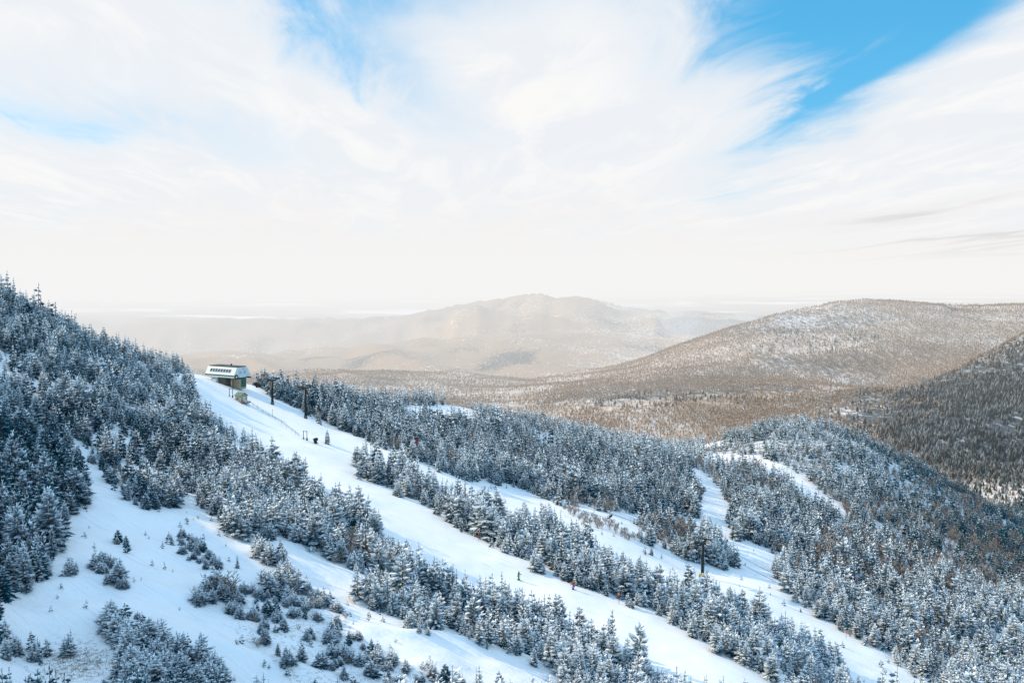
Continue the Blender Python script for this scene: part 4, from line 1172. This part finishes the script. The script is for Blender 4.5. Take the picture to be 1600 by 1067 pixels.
def marker(px, py, hgt, label, mat=M_ORANGE, disc=.2, name='trail_marker'):
    x, y, z = hit(px, py, 120, 420)
    r = empty(name, (x, y, z)); tag(r, label, 'trail marker', 'orange trail markers')
    MB().tube((0, 0, -.3), (0, 0, hgt), .05, None, 6).build('pole', M_BROWN, r)
    MB().tube((0, -.10, hgt - .1), (0, -.05, hgt - .1), disc, None, 14).build('disc', mat, r)
marker(748, 845, 2.0, 'orange disc marker at the far edge of the main run, above the skiers')
marker(967, 943, 2.0, 'orange disc marker at the far edge of the main run, below the skiers')
marker(1322, 997, 1.9, 'orange marker at the right edge of the second run by the bushes', disc=.26)
marker(426, 651, 2.6, 'slim pole with small orange disc beside the rope fence', disc=.14)

def snow_gun():
    x, y, z = hit(493, 693, 200, 380)
    r = empty('snow_gun', (x, y, z), R(30)); tag(r, 'dark green snow gun parked at the lower end of the rope fence', 'snow gun')
    MB().tube((-.6, 0, 1.2), (.6, 0, 1.45), .55, .48, 16).build('barrel', M_STEEL, r, True)
    MB().tube((.58, 0, 1.44), (.70, 0, 1.47), .50, .50, 16).build('nozzle_ring', M_BLACK, r)
    MB().box((0, 0, .55), (.9, .8, .6), None, .05).build('chassis', M_STEEL, r)
    for s in (-1, 1): MB().box((0, s * .5, .12), (1.6, .14, .16), None, .04).build('skid', M_BLACK, r)
snow_gun()

def rope_fence():
    P = [(389, 630), (402, 639), (420, 650), (440, 662), (456, 674), (468, 684)]
    pts3 = [hit(px, py, 200, 420) for px, py in P]
    r = empty('rope_fence', pts3[0]); tag(r, 'thin dark rope fence on short posts along the crest of the run', 'fence')
    o = Vector(pts3[0]); b = MB()
    q = [Vector(p) - o for p in pts3]
    for a, c in zip(q[:-1], q[1:]):
        n = 2
        for k in range(n):
            p = a.lerp(c, k / n); p.z = gz(p.x + o.x, p.y + o.y) - o.z
            MB().tube((p.x, p.y, -.3 + p.z), (p.x, p.y, p.z + 1.15), .04, None, 6).build('post', M_STEEL, r)
            p2 = a.lerp(c, (k + 1) / n); p2.z = gz(p2.x + o.x, p2.y + o.y) - o.z
            for hh in (1.05, .6): b.tube((p.x, p.y, p.z + hh), (p2.x, p2.y, p2.z + hh), .045, None, 5)
    b.build('rope', M_ROPE, r)
rope_fence()


# ------------------------------------------------------------------ dry grass through thin snow
def dry_grass():
    t = TM(); r = random.Random(3)
    for k in range(420):
        px = r.gauss(125, 38); py = r.gauss(1036, 16)
        if py < 1012 or px < -20: continue
        x, y, z = hit(px, py, 60, 140)
        for _ in range(5):
            a = r.uniform(0, 6.28); d = nrm([math.cos(a) * .8, math.sin(a) * .8, r.uniform(.3, .9)])
            t.kite((x + r.uniform(-.25, .25), y + r.uniform(-.25, .25), z - .03), d, nrm(np.cross(d, [0, 0, 1])), r.uniform(.2, .4), .02, 0, .1)
    a = t.arrays()
    me = mesh_np('dry_grass', a['v'], a['q'], {'snow': a['s'], 'tint': np.full(len(a['v']), .6)})
    o = link('dry_grass', me, None, [M_TWIG]); tag(o, 'tufts of dry brown grass poking through thin snow', None, None, 'stuff')
dry_grass()

# ------------------------------------------------------------------ skiers
def skin_mesh(name, joints, bones, mat, parent, sub=2):
    """one continuous surface grown round a skeleton: joints {id: (pos, radius)}"""
    me = bpy.data.meshes.new(name); ids = list(joints)
    me.from_pydata([joints[i][0] for i in ids], [(ids.index(a), ids.index(b)) for a, b in bones], [])
    o = link(name, me, parent, [mat])
    sk = o.modifiers.new('skin', 'SKIN'); sk.use_smooth_shade = True
    for k, i in enumerate(ids):
        rr = joints[i][1]; me.skin_vertices[0].data[k].radius = rr if isinstance(rr, tuple) else (rr, rr)
    me.skin_vertices[0].data[0].use_root = True
    sb = o.modifiers.new('smooth', 'SUBSURF'); sb.levels = sub; sb.render_levels = sub
    return o

def skier(px, py, face, label, jacket, trousers, crouch, helmet, tagname):
    x, y, z = hit(px, py, 120, 260)
    r = empty('person', (x, y, z + .04), face); tag(r, label, 'person')
    c = crouch                                   # local +x is the way the skier faces
    hip = (-.12 * c, 0, .93 - .22 * c); ch = (.10 * c + .02, 0, 1.30 - .25 * c); nk = (.20 * c + .03, 0, 1.50 - .28 * c); hd = (.26 * c + .05, 0, 1.66 - .29 * c)
    J = {'p': (hip, (.15, .13)), 'c': (ch, (.17, .13)), 'n': (nk, .06), 'h': (hd, (.10, .095)), 'ht': ((hd[0], 0, hd[2] + .09), .07)}
    B = [('p', 'c'), ('c', 'n'), ('n', 'h'), ('h', 'ht')]
    hands = {}
    for s, q in ((1, 'l'), (-1, 'r')):
        J['hip' + q] = ((hip[0], s * .11, hip[2] - .06), .105); J['k' + q] = ((.16 * c + .06, s * .15, .50 - .06 * c), .078); J['a' + q] = ((-.02, s * .15, .12), .058); J['t' + q] = ((.17, s * .15, .06), .05)
        J['s' + q] = ((nk[0] - .02, s * .19, nk[2] - .07), .078); J['e' + q] = ((ch[0] + .12, s * .30, ch[2] - .08), .058); J['w' + q] = ((ch[0] + .38, s * .27, ch[2] - .14), .042)
        J['m' + q] = ((ch[0] + .44, s * .265, ch[2] - .13), .045)
        hands[q] = J['m' + q][0]
        B += [('p', 'hip' + q), ('hip' + q, 'k' + q), ('k' + q, 'a' + q), ('a' + q, 't' + q), ('c', 's' + q), ('s' + q, 'e' + q), ('e' + q, 'w' + q), ('w' + q, 'm' + q)]
        for k in range(4):                        # fingers closed round the pole grip
            f0 = 'f%d%s' % (k, q); f1 = 'g%d%s' % (k, q); b0 = hands[q]
            J[f0] = ((b0[0] + .06, b0[1] + s * .012, b0[2] + .03 - .02 * k), .011); J[f1] = ((b0[0] + .07, b0[1] - s * .03, b0[2] + .028 - .02 * k), .010)
            B += [('m' + q, f0), (f0, f1)]
        J['th' + q] = ((hands[q][0] + .03, hands[q][1] - s * .045, hands[q][2] + .03), .012); B.append(('m' + q, 'th' + q))
    skin_mesh('body', J, B, M_SKIN, r, 1)
    g = lambda k, e: (J[k][0], tuple(v + e for v in J[k][1]) if isinstance(J[k][1], tuple) else J[k][1] + e)
    jj = {'p': g('p', .035), 'c': g('c', .05), 'n': (nk, .085)}; bb = [('p', 'c'), ('c', 'n')]
    for q in 'lr':
        for k in 'sew': jj[k + q] = g(k + q, .028)
        bb += [('c', 's' + q), ('s' + q, 'e' + q), ('e' + q, 'w' + q)]
    skin_mesh('jacket', jj, bb, jacket, r, 1)
    tt = {'p': g('p', .03)}; tb = []
    for q in 'lr':
        for k in ('hip', 'k', 'a'): tt[k + q] = g(k + q, .03)
        tb += [('p', 'hip' + q), ('hip' + q, 'k' + q), ('k' + q, 'a' + q)]
    skin_mesh('trousers', tt, tb, trousers, r, 1)
    for s, q in ((1, 'l'), (-1, 'r')):
        MB().box((.06, s * .15, .10), (.32, .11, .22), None, .03).build('boot', M_COAL, r)
        hp = hands[q]; MB().ball((hp[0] + .02, hp[1], hp[2]), .06, (1.1, .8, .9), 10).build('glove', M_COAL, r, True)
    MB().ball((hd[0] - .01, 0, hd[2] + .05), .135, (1.08, .92, .95), 14).build('helmet', helmet, r, True)
    MB().box((hd[0] + .095, 0, hd[2] + .015), (.07, .17, .075), None, .025).build('goggles', M_BLACK, r)
    f = MB(); f.ball((hd[0] + .115, 0, hd[2] - .045), .016, (1, 1, 1.3), 8); f.build('nose', M_SKIN, r, True)
    MB().box((hd[0] + .098, 0, hd[2] - .085), (.012, .045, .010), None, .003).build('mouth', M_RED, r)
    # equipment
    rot = Matrix.Rotation(face, 3, 'Z')
    for s, w in ((1, 'left'), (-1, 'right')):
        sx_, sy_ = (rot @ Vector((0, s * .15, 0)))[:2]
        k = empty('ski', (x + sx_, y + sy_, z), face); k.rotation_euler = (0, PITCHS[tagname], face)
        tag(k, 'ski under the %s foot of the skier in the %s jacket' % (w, tagname), 'ski', 'skis')
        b = MB(); b.box((0, 0, .02), (1.45, .09, .025), None, .008)
        b.box((.78, 0, .055), (.18, .08, .02), Matrix.Rotation(R(-28), 3, 'Y'), .006); b.build('blade', M_COAL, k)
        MB().box((.05, 0, .045), (.30, .07, .03), None, .008).build('binding', M_STEEL, k)
        hp = Vector(hands['l' if s > 0 else 'r']); g0 = rot @ (hp + Vector((.06, 0, .10)))
        pl = empty('ski_pole', (x + g0.x, y + g0.y, z + .04 + g0.z), face); tag(pl, 'ski pole in the %s hand of the skier in the %s jacket' % (w, tagname), 'ski pole', 'ski poles')
        ln = hp.z + .1
        e = Vector((-.42, s * .10, -ln))
        MB().tube((0, 0, 0), tuple(e), .012, .008, 6).build('shaft', M_STEEL, pl)
        MB().tube((0, 0, .02), tuple(e * .13), .018, .018, 8).build('grip', M_BLACK, pl)
        MB().tube(tuple(e * .93), tuple(e * .94), .05, .05, 10).build('basket', M_BLACK, pl)
PITCHS = {'black': R(6), 'red': R(6)}
skier(810, 906, R(-30), 'skier in black jacket and lime green trousers standing above the frosted trees', M_COAL, M_LIME, .25, M_COAL, 'black')
skier(896, 921, R(150), 'skier in red jacket and blue trousers crouching at the far edge of the main run', M_RED, M_BLUE, .75, M_RED, 'red')

def snag(px, py, h, label):
    x, y, z = hit(px, py, 150, 420); rr = random.Random(5)
    r = empty('dead_tree', (x, y, z)); tag(r, label, 'dead tree')
    J = {'b': ((0, 0, -.3), .16)}; B = []; last = 'b'
    for k in range(8):
        zz = h * (k + 1) / 8; J['t%d' % k] = ((.1 * math.sin(k), .06 * math.cos(k * 2), zz), .15 - .016 * k); B.append((last, 't%d' % k)); last = 't%d' % k
        if 1 < k < 7:
            a = rr.uniform(0, 6.28); L = rr.uniform(.4, .9)
            J['l%d' % k] = ((L * math.cos(a), L * math.sin(a), zz + rr.uniform(-.1, .25)), .025); B.append(('t%d' % k, 'l%d' % k))
    skin_mesh('trunk', J, B, M_DEAD, r, 1)
snag(765, 800, 5.6, 'bare dead trunk standing among frosted shrubs between the runs')

# ------------------------------------------------------------------ haze over the lowland
def haze(name, label, x0, x1, y0, y1, z0, z1, L, col):
    m, nt = new_mat(name); t = NT(nt)
    ab = t.n('ShaderNodeVolumeAbsorption'); ab.inputs['Color'].default_value = (0, 0, 0, 1); ab.inputs['Density'].default_value = 1 / L
    em = t.n('ShaderNodeEmission'); em.inputs['Color'].default_value = (*col, 1); em.inputs['Strength'].default_value = 1 / L
    ad = t.n('ShaderNodeAddShader'); o = t.n('ShaderNodeOutputMaterial')
    t.l(ab.outputs[0], ad.inputs[0]); t.l(em.outputs[0], ad.inputs[1]); t.l(ad.outputs[0], o.inputs['Volume'])
    try: m.cycles.homogeneous_volume = True
    except Exception: pass
    b = MB(); b.box(((x0 + x1) / 2, (y0 + y1) / 2, (z0 + z1) / 2), (x1 - x0, y1 - y0, z1 - z0))
    tag(b.build(name, m), label, None, None, 'stuff')
haze('valley_haze', 'thin winter haze over the valley behind the ski hill', -60000, 60000, 640, 70000, -560, 210, 9500., (.90, .892, .885))
haze('mountain_haze', 'denser haze wrapping the double-peaked mountain and the lowland left of it', -50000, 900, 1300, 60000, -540, 160, 7000., (.91, .918, .92))
haze('lowland_haze', 'bright milky haze over the far lowland out to the horizon', -55000, 55000, 5600, 65000, -550, 260, 8000., (.965, .95, .94))

# ------------------------------------------------------------------ sun, camera, render settings
su = bpy.data.lights.new('sun', 'SUN'); su.energy = 5.0; su.angle = R(.53); su.color = (1.0, .76, .48)
so = bpy.data.objects.new('sun', su); COL.objects.link(so)
ldir = Vector((LIGHT.x * math.cos(SUN_EL), LIGHT.y * math.cos(SUN_EL), -math.sin(SUN_EL)))
so.rotation_euler = (-ldir).to_track_quat('Z', 'Y').to_euler()
cam = bpy.data.cameras.new('camera'); co = bpy.data.objects.new('camera', cam); COL.objects.link(co)
cam.lens = F / W * 36.0; cam.sensor_width = 36.0; cam.clip_start = .5; cam.clip_end = 200000
co.location = (0, 0, 0); co.rotation_euler = (math.pi / 2 - PITCH, 0, 0)
SC.camera = co
SC.view_settings.view_transform = 'Standard'; SC.view_settings.look = 'None'; SC.view_settings.exposure = 0; SC.view_settings.gamma = 1
SC.render.engine = 'CYCLES'
cy = SC.cycles
cy.max_bounces = 5; cy.diffuse_bounces = 4; cy.glossy_bounces = 2; cy.transparent_max_bounces = 4; cy.volume_bounces = 0
cy.use_denoising = True; cy.caustics_reflective = False; cy.caustics_refractive = False
